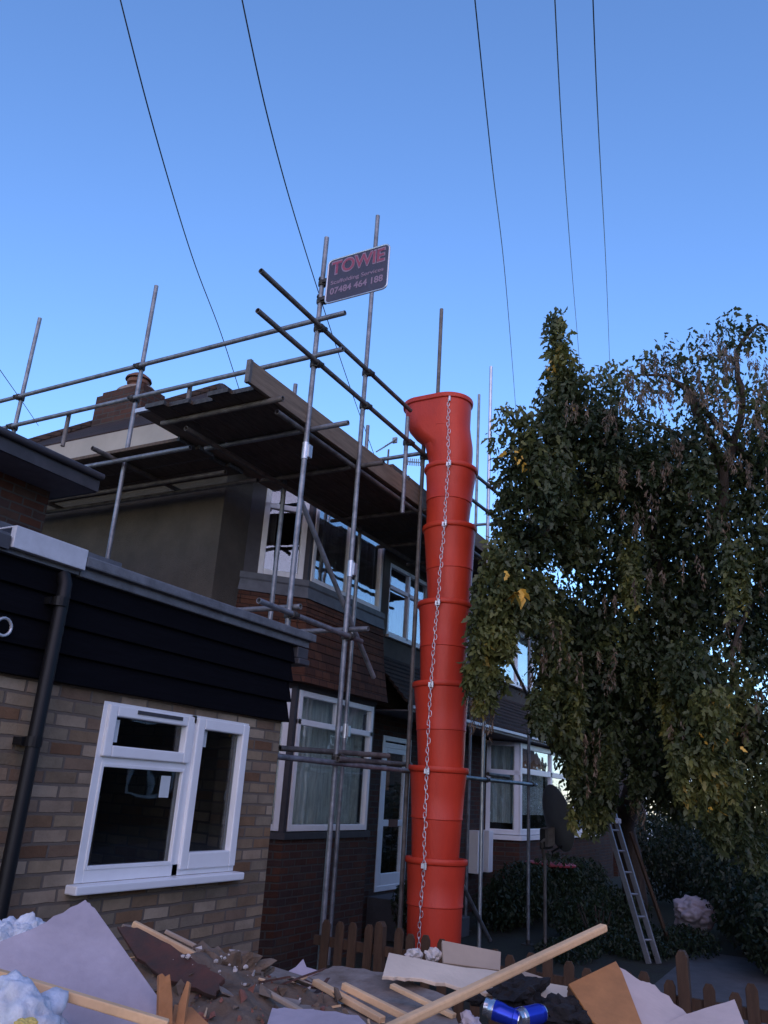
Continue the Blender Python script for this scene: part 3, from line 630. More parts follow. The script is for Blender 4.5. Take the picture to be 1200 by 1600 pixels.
# side platform tubes
bar((5.40, 5.3, 3.05), (5.40, 9.3, 3.05), 'ledger', 'tube'); bar((5.95, 5.3, 3.00), (5.95, 9.4, 3.00), 'ledger', 'tube_rust'); bar((6.36, 5.2, 3.05), (6.36, 9.4, 3.05), 'ledger', 'tube_rust')
for yy in (6.36, 8.3): bar((5.12, yy, 3.09), (6.45, yy, 3.09), 'transom', 'tube_rust')
# mid lift
bar((5.02, SY-.05, 1.36), (6.66, SY-.05, 1.335)); bar((5.56, 3.92, 1.43), (5.56, 5.8, 1.43), 'transom'); bar((6.50, 3.79, 1.42), (6.50, 5.15, 1.42), 'transom')
coupler(p2, 5.508, SY, 1.35); coupler(p3, 6.44, SY, 1.34)
# brace
bar((5.58, SY+.055, 2.43), (7.13, SY+.055, 1.06), 'brace', 'tube')
# low lift
bar((5.45, SY-.05, .20), (8.4, SY-.05, .20)); bar((8.6, SY-.05, .20), (11.9, SY-.05, .205)); 
A_, B_ = atY(437, 1169, 4.15), atY(607, 1181, 3.88); bar(A_, B_, 'ledger', 'tube_rust')
bar(atY(528, 1186, 3.9), atY(642, 1195, 4.1), 'ledger', 'tube_rust')
coupler(p3, 6.44, SY, .25); coupler(p6, 9.95, SY, .2); coupler(p7, 11.71, SY, .21)
bar((10.0, SY-.05, .27), (10.75, SY-.05, .265), 'ledger', 'tube_rust')
bar((9.25, SY-.06, -.95), (10.15, SY-.06, -1.62), 'brace')
bar(atY(782, 1000, 4.1), atY(826, 1090, 4.1), 'brace', 'tube_rust'); bar(atY(828, 1000, 4.4), atY(850, 1045, 4.4), 'brace', 'tube_rust')
# toe boards (clipped to the poles)
def plank(mb, a, b, w, t, up=(0,0,1)): return mb.beam(a, b, w, t, up)
for a, b, mm in (((4.63, SY+.03, 3.235), (8.1, SY+.03, 3.235), 'toe'), ((7.62, SY+.07, 3.32), (11.4, SY+.07, 3.24), 'toe')):
    m = MB(); m.beam(a, b, .038, .205); tb = obj('toe_board', m, mm, sc, bevel=.004)
    d = (Vector(b)-Vector(a)).normalized(); m = MB(); m.beam(Vector(a)-d*.003, Vector(a)+d*.03, .044, .211); obj('end_band', m, 'tube_rust', tb)
# platform boards: loose, laid on the transoms
bi = 0
def sboard(a, b, label, w=.222, t=.036, mm='board', group='scaffold boards laid on the transoms'):
    base = (Vector(a)+Vector(b))/2
    e = thing('scaffold_board', label, 'plank', base, group)
    m = MB(); m.beam(a, b, w, t); obj('plank', m, mm, e, bevel=.004)
    d = (Vector(b)-Vector(a)).normalized()
    for s, q in ((-1, Vector(a)), (1, Vector(b))):
        m = MB(); m.beam(q+d*(.003*s), q-d*(.028*s), w+.005, t+.005); obj('end_band', m, 'band' if mm != 'board' else 'coupler', e)
    return e
ordn = ['outermost', 'second', 'third', 'fourth', 'innermost']
for i in range(5):
    y = 4.17+i*.234; x0 = 4.74+[.02, -.03, .05, .0, -.06][i]
    sboard((x0, y, 3.145+.004*(i%2)), (x0+3.88, y, 3.145), 'dark scaffold board at the near end of the front platform, %s from the toe board' % ordn[i] if 0 < i < 4 else 'dark scaffold board at the near end of the front platform, %s' % ordn[i])
    sboard((x0+3.75, y, 3.188), (x0+7.6, y, 3.185), 'scaffold board at the far end of the front platform behind the orange chute, %s row' % ordn[i])
for i in range(4):
    x = 5.47+i*.24
    sboard((x, 5.42-.05*(i%2), 3.145), (x, 9.25+.1*(i%2), 3.145), 'scaffold board of the side platform under the cream soffit, %s' % ['outermost', 'second from outside', 'third from outside', 'next to the wall'][i])
sboard((4.8, 5.36, 3.20), (7.0, 5.36, 3.20), 'short brown board with a bright end band sticking out left of the platform', mm='toe')

# ------------------------------------------------------------------ sign
sg = thing('company_sign', 'dark sign reading TOWIE in pink letters clamped high on a scaffold pole', 'sign', (5.46, 3.57, 4.35))
X0 = 5.455; y0, y1, z0, z1 = 3.225, 3.915, 4.345, 4.845
def rrect(cy, cz, hy, hz, r, x, n=5):
    out = []
    for sy, sz, a0 in ((1,1,0),(-1,1,90),(-1,-1,180),(1,-1,270)):
        for k in range(n+1):
            a = R_(a0+90*k/n); out.append((x, cy+sy*(hy-r)+r*math.cos(a), cz+sz*(hz-r)+r*math.sin(a)))
    return out
cy, cz, hy, hz = (y0+y1)/2, (z0+z1)/2, (y1-y0)/2, (z1-z0)/2
m = MB(); m.loft([rrect(cy, cz, hy-.012, hz-.012, .045, X0), rrect(cy, cz, hy-.012, hz-.012, .045, X0+.006)]); obj('sign_face', m, 'sign_face', sg)
m = MB(); m.tube(rrect(cy, cz, hy-.008, hz-.008, .05, X0+.003)+[rrect(cy, cz, hy-.008, hz-.008, .05, X0+.003)[0]], .009, 8, caps=False); obj('sign_frame', m, 'alu_frame', sg, smooth=True)
m = MB(); m.box(X0+.008, X0+.03, y1-.02, y1+.06, 4.62, 4.65); m.box(X0+.008, X0+.03, y1-.02, y1+.06, 4.42, 4.45); obj('bracket', m, 'coupler', sg)
for z in (4.64, 4.44): coupler(p2, 5.508, SY, z)
def text(body, cyy, czz, wd, ht, m_, off=0, x=X0-.002, bold=.02, nm='lettering', shear=0):
    cu = bpy.data.curves.new('t', 'FONT'); cu.body = body; cu.offset = bold+off; cu.extrude = .0; cu.align_x = 'CENTER'; cu.align_y = 'CENTER'; cu.shear = shear
    o = bpy.data.objects.new('t', cu); C.objects.link(o); bpy.context.view_layer.update()
    dg = bpy.context.evaluated_depsgraph_get(); me = bpy.data.meshes.new_from_object(o.evaluated_get(dg))
    bpy.data.objects.remove(o)
    xs = [v.co.x for v in me.vertices]; ys = [v.co.y for v in me.vertices]
    sx = wd/(max(xs)-min(xs)); sy = ht/(max(ys)-min(ys)); mx = (max(xs)+min(xs))/2; my = (max(ys)+min(ys))/2
    b = Vector(sg['_b'])
    for v in me.vertices:
        v.co = Vector((x, cyy-(v.co.x-mx)*sx, czz+(v.co.y-my)*sy))-b
    me.materials.append(M[m_]); q = bpy.data.objects.new(nm, me); C.objects.link(q); q.parent = sg; return q
text('TOWIE', cy-.0, 4.735, .60, .165, 'pale_pink', off=.03, x=X0-.0015)
text('TOWIE', cy-.0, 4.735, .575, .135, 'pink_red', off=-.005, x=X0-.003)
text('Scaffolding Services', cy, 4.565, .58, .058, 'pale_pink', bold=.015)
text('07484 464 188', cy, 4.475, .58, .075, 'pale_pink', bold=.025)

# ------------------------------------------------------------------ rubbish chute
cxx, cyy = 7.78, 3.60
ct = thing('rubbish_chute', 'tall orange red plastic rubbish chute hanging from the scaffold, stacked tapered sections', 'rubbish chute', (cxx, cyy, GZ))
rim = [3.50, 2.80, 1.93, 1.09, .26, -.59]
def ctr(z): return Vector((7.80-.006*(3-z), cyy+ .012*math.sin(z*1.7), z))
tilt = [(.03,-.02), (-.02,.025), (.03,.01), (-.01,.03), (-.025,-.012), (.012,.01)]
for i, z in enumerate(rim):
    zb = (rim[i+1]-.16) if i+1 < len(rim) else -1.45
    L = z-zb; c = ctr(z); ax = Vector((tilt[i][0], tilt[i][1], 1)).normalized()
    prof = [(.262,-.02),(.272,.0),(.300,.0),(.306,-.012),(.306,-.045),(.298,-.055),(.286,-.06)]
    rb = .222 if i < 5 else .25
    for t in (.25, .48): 
        rr = .284+(rb-.284)*t; prof += [(rr, -L*t+.012), (rr+.004, -L*t+.006), (rr+.004, -L*t-.006), (rr-.004, -L*t-.012)] if t == .48 else [(rr, -L*t)]
    prof += [(.284+(rb-.284)*.75, -L*.75), (rb, -L), (rb-.008, -L), (.262, -.02)]
    m = MB(); m.lathe(c, prof, 56, axis=ax); obj('chute_section', m, 'orange', ct, smooth=True)
# hopper: round throat widening towards the platform
def stad(z, r, e, n=48):
    out = []
    for k in range(n):
        a = 2*math.pi*k/n; y = math.sin(a)*r; x = math.cos(a)*r
        out.append((cxx+.01+x, cyy+y+(.05 if z > 3.75 else 0)*min(1, max(0, z-3.75)*4)+(max(e-.05*min(1, max(0, z-3.75)*4), 0) if math.sin(a) > 1e-6 else 0), z))
    return out
HP = [(3.36,.225,0),(3.60,.246,0),(3.70,.248,.0),(3.78,.25,.03),(3.84,.252,.10),(3.92,.254,.19),(4.02,.256,.27),(4.14,.258,.315),(4.30,.262,.335),(4.31,.280,.34),(4.345,.285,.34),(4.36,.28,.34),(4.36,.258,.33),(4.30,.245,.31),(3.9,.235,.1),(3.4,.21,0)]
m = MB(); m.loft([stad(*q) for q in HP], False, False); obj('hopper', m, 'orange', ct, smooth=True)
m = MB(); m.lathe((cxx+.01, cyy+.048, 3.98), [(.250,-.010),(.259,-.008),(.259,.008),(.250,.010)], 48); obj('rib', m, 'orange', ct, smooth=True)
# chain with brackets
rh = r_ = Vector((math.cos(YAW), -math.sin(YAW), 0)); fh = Vector((math.sin(YAW), math.cos(YAW), 0))
brk = [(4.27, -.075, -.04), (3.445, -.06, .02), (2.745, -.085, .02), (1.875, -.11, .02), (1.035, -.13, .02), (.20, -.14, .02), (-.65, -.14, .02)]
def cpt(z, off, out): 
    c = ctr(z); r = .306+out; return Vector((c.x, c.y, z))+rh*off-fh*math.sqrt(max(r*r-off*off, 0))
knots = [cpt(*b) for b in brk]+[cpt(-1.35, -.15, -.03)]
cm = MB(); link = .042
def add_link(mb, p, d, rot):
    s_ = d.orthogonal().normalized(); t_ = d.cross(s_); a = s_*math.cos(rot)+t_*math.sin(rot)
    pts = []
    for k in range(10):
        an = 2*math.pi*k/10; pts.append(p+d*(math.cos(an)*.030)+a*(math.sin(an)*.014))
    pts.append(pts[0]); mb.tube(pts, .0034, 5, caps=False)
idx = 0
for a, b in zip(knots[:-1], knots[1:]):
    n = int((b-a).length/link)
    for i in range(n):
        t = (i+.5)/n; sag = math.sin(t*math.pi)*.035
        p = a.lerp(b, t)-fh*(-sag*.2)+rh*(sag*.5*(-1 if idx % 3 else 1)*.4); d = (b-a).normalized()
        add_link(cm, p, d, (idx % 2)*math.pi/2+.5); idx += 1
obj('chain', cm, 'chain', ct, smooth=True)
for i, k in enumerate(knots[:-1]):
    m = MB(); m.obox(k+fh*.02, rh*.026, fh*.012, (0,0,.022)); m.tube([k-fh*.03+rh*.01, k+fh*.02+rh*.01], .012, 8); m.lathe(k+rh*.012-fh*.02+Vector((0,0,-.03)), [(.0,0),(.013,.0),(.013,.06),(0,.06)], 8); obj('chain_bracket', m, 'chain', ct)

# ------------------------------------------------------------------ overhead wires
wires = [([(178,-40),(240,200),(300,400),(345,520),(378,622)], (5.5, 11), 'first from the left, ending over the roof ridge'),
         ([(370,-40),(420,190),(475,385),(540,585),(588,720)], (5.5, 14), 'second from the left, passing the sign'),
         ([(738,-40),(768,250),(790,440),(806,640),(810,700)], (6, 22), 'middle one, dropping right of the chute'),
         ([(865,-40),(880,240),(895,440),(905,560),(908,620)], (6, 24), 'fourth from the left, dropping into the tree'),
         ([(925,-40),(935,200),(947,420),(953,575),(956,640)], (6, 24), 'rightmost one, dropping into the tree'),
         ([(-60,490),(0,578),(35,628),(60,665)], (9, 14), 'short lowest one at the left edge')]
for pts, (da, db), lb in wires:
    n = len(pts); P3d = [at(px, py, da+(db-da)*((py-pts[0][1])/(pts[-1][1]-pts[0][1]))**2.2) for px, py in pts]
    out = []
    for i in range(n-1):
        p0_, p1_, p2_, p3_ = P3d[max(i-1,0)], P3d[i], P3d[i+1], P3d[min(i+2,n-1)]
        for k in range(8):
            t = k/8; out.append(.5*((2*p1_)+(p2_-p0_)*t+(2*p0_-5*p1_+4*p2_-p3_)*t*t+(3*p1_-p0_-3*p2_+p3_)*t**3))
    out.append(P3d[-1]); d0 = (out[0]-out[1]).normalized(); out.insert(0, out[0]+d0*2.5)
    m = MB(); m.tube(out, .0055, 6)
    tag(obj('overhead_wire', m, 'wire', base=out[-1], smooth=True), 'thin black overhead wire against the sky, '+lb, 'wire', 'overhead wires')

# ------------------------------------------------------------------ foliage
def foliage(name, blobs, leaf, m_, parent=None, base=None, drape=False, seedv=1, shape='leaf'):
    rg = np.random.default_rng(seedv); P = []; T = []
    for (c, rad, n, tb) in blobs:
        v = rg.normal(size=(n, 3)); v /= np.linalg.norm(v, axis=1)[:, None]
        r = rg.random(n)**.45
        P.append(np.array(c)+v*r[:, None]*np.array(rad)); T.append(np.full(n, tb)+rg.normal(0, .16, n))
    P = np.concatenate(P); T = np.clip(np.concatenate(T), 0, 1); n = len(P)
    if shape == 'leaf':
        S0 = np.array([(0,0,0),(-.26,.22,.03),(-.14,.40,0),(-.24,.62,.05),(0,1.1,-.10),(.20,.66,.05),(.13,.42,0),(.30,.26,.03)])
    else:
        S0 = np.array([(0,0,0),(-.12,.35,.03),(-.08,.8,0),(0,1,0),(.08,.8,0),(.12,.35,.03)])
    k = len(S0)
    d = rg.normal(size=(n, 3)); d[:, 2] = d[:, 2]*.6-(2.5 if drape else 1.25); d /= np.linalg.norm(d, axis=1)[:, None]
    q = rg.normal(size=(n, 3)); s = np.cross(d, q); s /= np.linalg.norm(s, axis=1)[:, None]; nn = np.cross(s, d)
    L = leaf*(.6+.8*rg.random(n))
    V = P[:, None, :]+L[:, None, None]*(S0[None, :, 0, None]*s[:, None, :]+S0[None, :, 1, None]*d[:, None, :]+S0[None, :, 2, None]*nn[:, None, :])
    V = V.reshape(-1, 3)
    b = np.array(parent['_b'] if parent is not None else (base if base is not None else (0,0,0)))
    V -= b
    me = bpy.data.meshes.new(name); me.vertices.add(n*k); me.vertices.foreach_set('co', V.ravel())
    me.loops.add(n*k); me.loops.foreach_set('vertex_index', np.arange(n*k, dtype=np.int32)); me.polygons.add(n)
    me.polygons.foreach_set('loop_start', np.arange(0, n*k, k, dtype=np.int32)); me.polygons.foreach_set('loop_total', np.full(n, k, dtype=np.int32))
    me.update(calc_edges=True)
    at_ = me.attributes.new('tint', 'FLOAT', 'POINT'); at_.data.foreach_set('value', np.repeat(T, k).astype(np.float32))
    me.materials.append(M[m_]); o = bpy.data.objects.new(name, me); C.objects.link(o)
    if parent is not None: o.parent = parent
    else: o.location = tuple(b)
    return o
def px_r(r, d): return r/FPX*d
# the big tree: blobs are clumps in space
TB = (13.8, 2.8, GZ)
tree = thing('tree', 'big dense green tree with drooping branches and brown hanging seed clusters on the right', 'tree', TB)
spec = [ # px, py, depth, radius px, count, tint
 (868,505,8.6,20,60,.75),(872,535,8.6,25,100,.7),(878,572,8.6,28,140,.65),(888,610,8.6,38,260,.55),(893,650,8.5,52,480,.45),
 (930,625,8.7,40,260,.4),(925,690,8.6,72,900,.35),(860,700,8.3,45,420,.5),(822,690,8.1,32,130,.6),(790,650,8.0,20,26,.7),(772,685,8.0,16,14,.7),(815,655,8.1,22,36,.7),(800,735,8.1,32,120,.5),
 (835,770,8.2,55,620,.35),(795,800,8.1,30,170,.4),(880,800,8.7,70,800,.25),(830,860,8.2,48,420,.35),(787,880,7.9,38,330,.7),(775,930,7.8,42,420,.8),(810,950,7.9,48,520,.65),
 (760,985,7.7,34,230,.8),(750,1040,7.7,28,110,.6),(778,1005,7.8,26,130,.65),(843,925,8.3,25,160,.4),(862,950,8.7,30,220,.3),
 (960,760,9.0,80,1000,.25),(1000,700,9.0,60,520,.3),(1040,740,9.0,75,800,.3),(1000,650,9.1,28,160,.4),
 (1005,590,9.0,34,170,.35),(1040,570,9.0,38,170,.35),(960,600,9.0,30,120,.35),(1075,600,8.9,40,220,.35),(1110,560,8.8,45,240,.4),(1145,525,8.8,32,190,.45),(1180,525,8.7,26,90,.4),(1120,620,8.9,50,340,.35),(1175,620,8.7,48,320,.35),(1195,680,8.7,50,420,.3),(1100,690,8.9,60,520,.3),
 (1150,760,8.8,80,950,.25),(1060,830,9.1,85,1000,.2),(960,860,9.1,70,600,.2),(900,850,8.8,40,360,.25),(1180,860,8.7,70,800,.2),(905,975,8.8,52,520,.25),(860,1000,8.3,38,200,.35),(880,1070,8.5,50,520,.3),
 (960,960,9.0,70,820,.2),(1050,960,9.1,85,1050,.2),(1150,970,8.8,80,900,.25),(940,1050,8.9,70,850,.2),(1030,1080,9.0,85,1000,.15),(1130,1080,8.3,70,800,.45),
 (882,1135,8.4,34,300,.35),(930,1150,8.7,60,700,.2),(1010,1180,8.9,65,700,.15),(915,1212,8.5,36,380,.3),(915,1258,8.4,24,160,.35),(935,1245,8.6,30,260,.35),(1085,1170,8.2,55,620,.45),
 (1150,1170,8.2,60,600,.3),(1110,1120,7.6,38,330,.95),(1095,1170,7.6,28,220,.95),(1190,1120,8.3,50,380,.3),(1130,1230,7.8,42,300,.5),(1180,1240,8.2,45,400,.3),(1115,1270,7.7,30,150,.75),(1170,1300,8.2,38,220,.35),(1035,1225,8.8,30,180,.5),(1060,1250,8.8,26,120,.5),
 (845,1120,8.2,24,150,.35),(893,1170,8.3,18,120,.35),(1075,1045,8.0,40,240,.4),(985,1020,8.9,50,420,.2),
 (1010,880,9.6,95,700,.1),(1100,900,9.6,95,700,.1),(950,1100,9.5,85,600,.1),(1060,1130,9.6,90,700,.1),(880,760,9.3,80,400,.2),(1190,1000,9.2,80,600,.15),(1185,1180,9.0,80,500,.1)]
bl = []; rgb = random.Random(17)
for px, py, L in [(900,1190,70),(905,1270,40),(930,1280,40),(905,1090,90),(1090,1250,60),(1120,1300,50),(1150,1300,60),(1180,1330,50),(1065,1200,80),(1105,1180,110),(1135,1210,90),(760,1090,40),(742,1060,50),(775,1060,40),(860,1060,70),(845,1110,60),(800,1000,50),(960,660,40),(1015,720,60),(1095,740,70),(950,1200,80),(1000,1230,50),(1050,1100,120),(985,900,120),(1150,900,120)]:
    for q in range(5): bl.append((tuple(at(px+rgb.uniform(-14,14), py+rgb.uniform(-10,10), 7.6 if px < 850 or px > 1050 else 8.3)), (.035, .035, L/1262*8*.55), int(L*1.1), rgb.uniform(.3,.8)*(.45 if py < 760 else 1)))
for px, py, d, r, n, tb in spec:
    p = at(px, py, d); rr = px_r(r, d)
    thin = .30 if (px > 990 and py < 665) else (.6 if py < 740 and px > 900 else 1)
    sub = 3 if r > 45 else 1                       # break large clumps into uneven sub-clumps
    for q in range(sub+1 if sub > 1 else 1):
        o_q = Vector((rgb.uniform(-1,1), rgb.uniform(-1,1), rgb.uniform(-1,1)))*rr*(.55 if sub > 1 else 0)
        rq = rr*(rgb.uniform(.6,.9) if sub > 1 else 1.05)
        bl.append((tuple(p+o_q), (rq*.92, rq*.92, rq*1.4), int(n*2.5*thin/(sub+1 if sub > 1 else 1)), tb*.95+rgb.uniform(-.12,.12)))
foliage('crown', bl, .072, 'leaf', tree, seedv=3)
# drooping seed clusters
kb = []
rg = random.Random(5)
kspec = [(1000,600),(1015,615),(1040,590),(975,620),(1060,605),(1085,600),(1110,590),(1125,560),(1150,555),(1165,545),(1190,560),(1140,620),(1170,640),(1190,660),(1120,650),(1060,690),(1030,720),(1090,740),(1180,720),(1150,700),
 (960,640),(1010,560),(1035,555),(1075,570),(900,620),(985,580),(1195,600),(1130,535),(1105,520),
 (1020,760),(1010,790),(985,730),(1120,800),(1080,870),(980,800),(960,930),(1000,900),(1140,950),(1170,900),(860,1010),(905,1020),(950,1040),(930,1170),(930,1200),(925,1140),(1060,1120),(1140,1000),(1030,880),(757,1095),(745,1080),(752,1110),(820,1040),(870,970),(1150,1130),(1180,1080),(1000,1250),(945,1010)]
for px, py in kspec:
    for q in range(5 if py < 760 else 3):
        a, b, d = px+rg.uniform(-18, 18), py+rg.uniform(-8, 8), rg.uniform(7.7, 8.5) if px > 780 else 7.65
        L = rg.uniform(.14, .34)
        p = at(a, b, d); kb.append(((p.x, p.y, p.z-L/2), (.022, .022, L/1.7), 24, rg.uniform(.3, .7)))
foliage('seed_clusters', kb, .045, 'keys', tree, drape=True, seedv=5, shape='key')
# a few big yellow leaves on the near twigs
M['yellow_leaf'] = mat('yellow_leaf', (.62,.36,.05), .6, var=.3)
yl = []
for px, py, d, n, r in ((804,928,7.5,3,.03),(814,921,7.5,2,.02),(818,925,7.55,2,.02)): yl.append((tuple(at(px, py, d)), (r, r, r), n, .5))
foliage('yellow_leaves', yl, .15, 'yellow_leaf', tree, seedv=8)
yl = []
for px, py, d in ((806,712,7.9),(819,722,7.9),(1137,1157,7.5),(866,575,8.5),(1100,1150,7.5),(1120,1260,7.6),(790,905,7.7),(1130,1090,7.6),(880,640,8.4)): yl.append((tuple(at(px, py, d)), (.12, .12, .12), 6, .5))
foliage('yellow_leaves', yl, .07, 'yellow_leaf', tree, seedv=18)
# trunk and limbs
m = MB()
def limb(pts, r0, r1, n=12):
    P = [Vector(p) for p in pts]; out = []
    for i in range(len(P)-1):
        a, b, c, d = P[max(i-1,0)], P[i], P[i+1], P[min(i+2, len(P)-1)]
        for k in range(5):
            t = k/5; out.append(.5*((2*b)+(c-a)*t+(2*a-5*b+4*c-d)*t*t+(3*b-a-3*c+d)*t**3))
    out.append(P[-1]); L = len(out); m.tube([o+Vector((rg.uniform(-1,1), rg.uniform(-1,1), 0))*.012 for o in out], [r0+(r1-r0)*(i/(L-1))**.8 for i in range(L)], n)
base = at(1000, 1420, 12.6); base.z = GZ-.1
limb([base, at(985, 1340, 12.5), at(975, 1290, 12.3), at(990, 1235, 11.8), at(1030, 1150, 11), at(1045, 1000, 9.8)], .19, .13)
obj('trunk', m, 'bark', tree, smooth=True)
m = MB()
for pts, a, b in (([at(978,1300,12.4), at(950,1262,11.8), at(925,1230,10.6), at(920,1100,9.2)], .09, .05),
                  ([at(1045,1000,9.8), at(1020,850,9.1), at(960,720,9), at(895,620,8.7), at(872,520,8.6)], .09, .012),
                  ([at(1045,1000,9.8), at(1110,850,9), at(1130,740,8.9), at(1085,640,8.9), at(1080,610,8.9), at(1040,590,9)], .10, .015),
                  ([at(1130,740,8.9), at(1060,680,9), at(1000,655,9.1)], .045, .01), ([at(1200,740,8.9), at(1150,700,8.9), at(1095,635,8.9), at(1050,592,8.9), at(1000,585,9)], .05, .012),
                  ([at(1130,740,8.9), at(1160,640,8.8), at(1150,560,8.8), at(1180,510,8.7), at(1200,512,8.7)], .05, .01),
                  ([at(960,720,9), at(900,760,8.6), at(840,720,8.3), at(800,650,8.1), at(772,640,8.0)], .035, .006),
                  ([at(900,760,8.6), at(840,850,8.2), at(780,930,7.8), at(745,1000,7.7)], .03, .006),
                  ([at(1030,1150,9), at(1090,1060,8.4), at(1110,1080,7.8), at(1100,1180,7.7), at(1112,1290,7.7)], .03, .006),
                  ([at(1200,900,8.9), at(1150,1000,8.6), at(1140,1120,8.3)], .04, .01)):
    limb(pts, a, b, 8)
obj('limbs', m, 'bark', tree, smooth=True)
# hedges and shrubs in the neighbour's garden
def shrub(name, label, spec, leaf=.045, dens=1.0, seedv=9, group=None, stems=True):
    c0 = Vector(spec[0][0]); t = thing(name, label, 'shrub', (c0.x, c0.y, GZ), group)
    foliage('foliage', [(c, r, int(n*dens), tb) for c, r, n, tb in spec], leaf, 'leaf_dark', t, seedv=seedv)
    m = MB()
    for k in range(7):
        a = random.uniform(0, 6.28); m.tube([(c0.x+.05*math.cos(a), c0.y+.05*math.sin(a), GZ-.05), (c0.x+.3*math.cos(a), c0.y+.3*math.sin(a), GZ+.5)], [.02, .008], 6)
    obj('stems', m, 'bark', t)
    return t
shrub('hedge', 'dark green bushy hedge in front of the brick bay behind the scaffold foot',
  [((13.2, 4.6, -1.35), (1.0, .45, .45), 4200, .45), ((14.6, 4.5, -1.3), (1.0, .45, .5), 3600, .5), ((12.6, 4.7, -1.5), (.7, .4, .35), 2000, .4), ((15.8, 4.4, -1.35), (1.0, .5, .45), 2800, .35)], .06, 1, 9)
shrub('low_bush', 'low green bush between the scaffold foot and the ladder', [((12.8, 3.55, -1.55), (.7, .5, .3), 2400, .6), ((13.8, 3.3, -1.5), (.8, .5, .35), 2400, .45), ((13.0, 2.9, -1.7), (.8, .4, .2), 1500, .5)], .055, 1, 12)
shrub('tall_hedge', 'tall dark hedge filling the lower right corner under the tree',
  [((15.5, 1.7, -1.0), (1.5, .8, .85), 6500, .15), ((13.6, 1.2, -1.2), (1.0, .7, .65), 5200, .2), ((12.2, .9, -1.35), (.9, .5, .5), 4200, .2), ((17.5, 2.6, -.75), (1.6, .9, 1.0), 5500, .2), ((14.5, .6, -.9), (1.3, .7, .95), 5500, .15), ((17, .8, -.3), (2.0, 1.2, 1.5), 6500, .1)], .07, 1, 13)
shrub('garden_bush', 'dark bush behind the tree trunk, hiding the foot of the far house', [((21, 3.6, -.5), (1.6, 1.0, 1.2), 4200, .15), ((18.8, 3.4, -.9), (1.3, .8, .9), 3800, .15)], .08, 1, 23)
shrub('ivy_clump', 'low ragged greenery around the foot of the ladder', [((12.3, 3.2, -1.72), (.7, .5, .18), 1800, .45), ((12.2, 2.6, -1.75), (.6, .4, .14), 1500, .5), ((11.2, 3.3, -1.75), (.7, .4, .14), 1400, .4), ((12.9, 2.2, -1.7), (.7, .5, .22), 1800, .3)], .05, 1, 19)
shrub('potted_shrub', 'dark round shrub beside the front door', [((9.75, 4.75, -1.28), (.36, .3, .33), 1500, .2)], .05, 1, 14)
shrub('distant_tree', 'small treetop showing above the roof edge at far left', [((12.6, 17.3, 6.6), (.5, .5, .75), 700, .8), ((12.2, 18.0, 6.3), (.4, .4, .7), 450, .8), ((11.9, 18.8, 6.1), (.5, .5, .6), 400, .8), ((13.6, 15.9, 6.8), (.45, .4, .5), 260, .8), ((12.5, 17.5, 5.2), (1.5, 1.5, 1.4), 1500, .6)], .17, 1, 15)

# ------------------------------------------------------------------ garden things
# ladder
ld = thing('ladder', 'aluminium ladder leaning up into the tree and scaffold', 'ladder', (11.7, 2.4, GZ))
A = Vector((11.72, 2.36, GZ)); Bt = atY(872, 1000, 3.75)
dv = (Bt-A).normalized(); wv = Vector((1, .25, 0)).normalized()*.13
wv = (r_ if False else Vector((.75,-.66,0)).normalized())*.075
for s in (-1, 1):
    m = MB(); m.beam(A+wv*s, Bt+wv*s, .028, .07, up=(.3,.9,0)); obj('rail', m, 'ladder', ld, bevel=.003)
n = int((Bt-A).length/.27)
for i in range(1, n): 
    p = A+dv*(.27*i); m = MB(); m.tube([p-wv, p+wv], .015, 8); obj('rung', m, 'ladder', ld)
m = MB(); q = A+dv*1.75; m.obox(q, wv*1.35, (0,.05,0), (0,0,.035)); obj('cloth', m, 'plastic_white', ld, bevel=.01)
pr = thing('garden_stake', 'thin brown prop leaning behind the ladder', 'prop', (13, 2.4, GZ))
m = MB(); g0 = at(1050, 1475, 11); g0.z = GZ; m.beam(g0, at(985, 1300, 11.2), .04, .04); obj('stake', m, 'fence_wood', pr)
# satellite dish
dc = atY(862, 1280, 3.45)
ds = thing('satellite_dish', 'grey satellite dish on a pole in front of the bay window', 'satellite dish', (dc.x, dc.y, GZ))
ax = Vector((.66, -.72, .25)).normalized()
m = MB(); m.lathe(dc, [(0,-.0),(.18,.012),(.32,.045),(.42,.085),(.425,.09),(.42,.098),(.31,.058),(.18,.024),(0,.012)], 40, axis=ax)
for i, v in enumerate(m.v):
    dv2 = v-dc; sidev = Vector((.26,-.96,0)); m.v[i] = v-sidev*dv2.dot(sidev)*.02
obj('dish', m, 'dish', ds, smooth=True)
m = MB(); m.obox(dc-ax*.06+Vector((0,0,-.2)), ax*.05, (.03,.06,0), (0,0,.11)); m.tube([dc-ax*.05+Vector((0,0,-.2)), dc-ax*.15+Vector((0,0,-.25)), (dc.x+.02, dc.y+.1, dc.z-.5), (dc.x+.02, dc.y+.1, GZ)], .022, 10); obj('pole', m, 'tube_rust', ds)
m = MB(); e = dc+Vector((0,0,-.40)); f = dc+ax*.2+Vector((0,0,-.34)); m.tube([e, f], .014, 8); m.tube([f-ax*.03, f+ax*.06], .035, 10); m.obox(dc+Vector((0,.0,-.22))-ax*.08, ax*.04, (0,.05,0), (0,0,.12)); obj('receiver', m, 'black_plastic', ds)
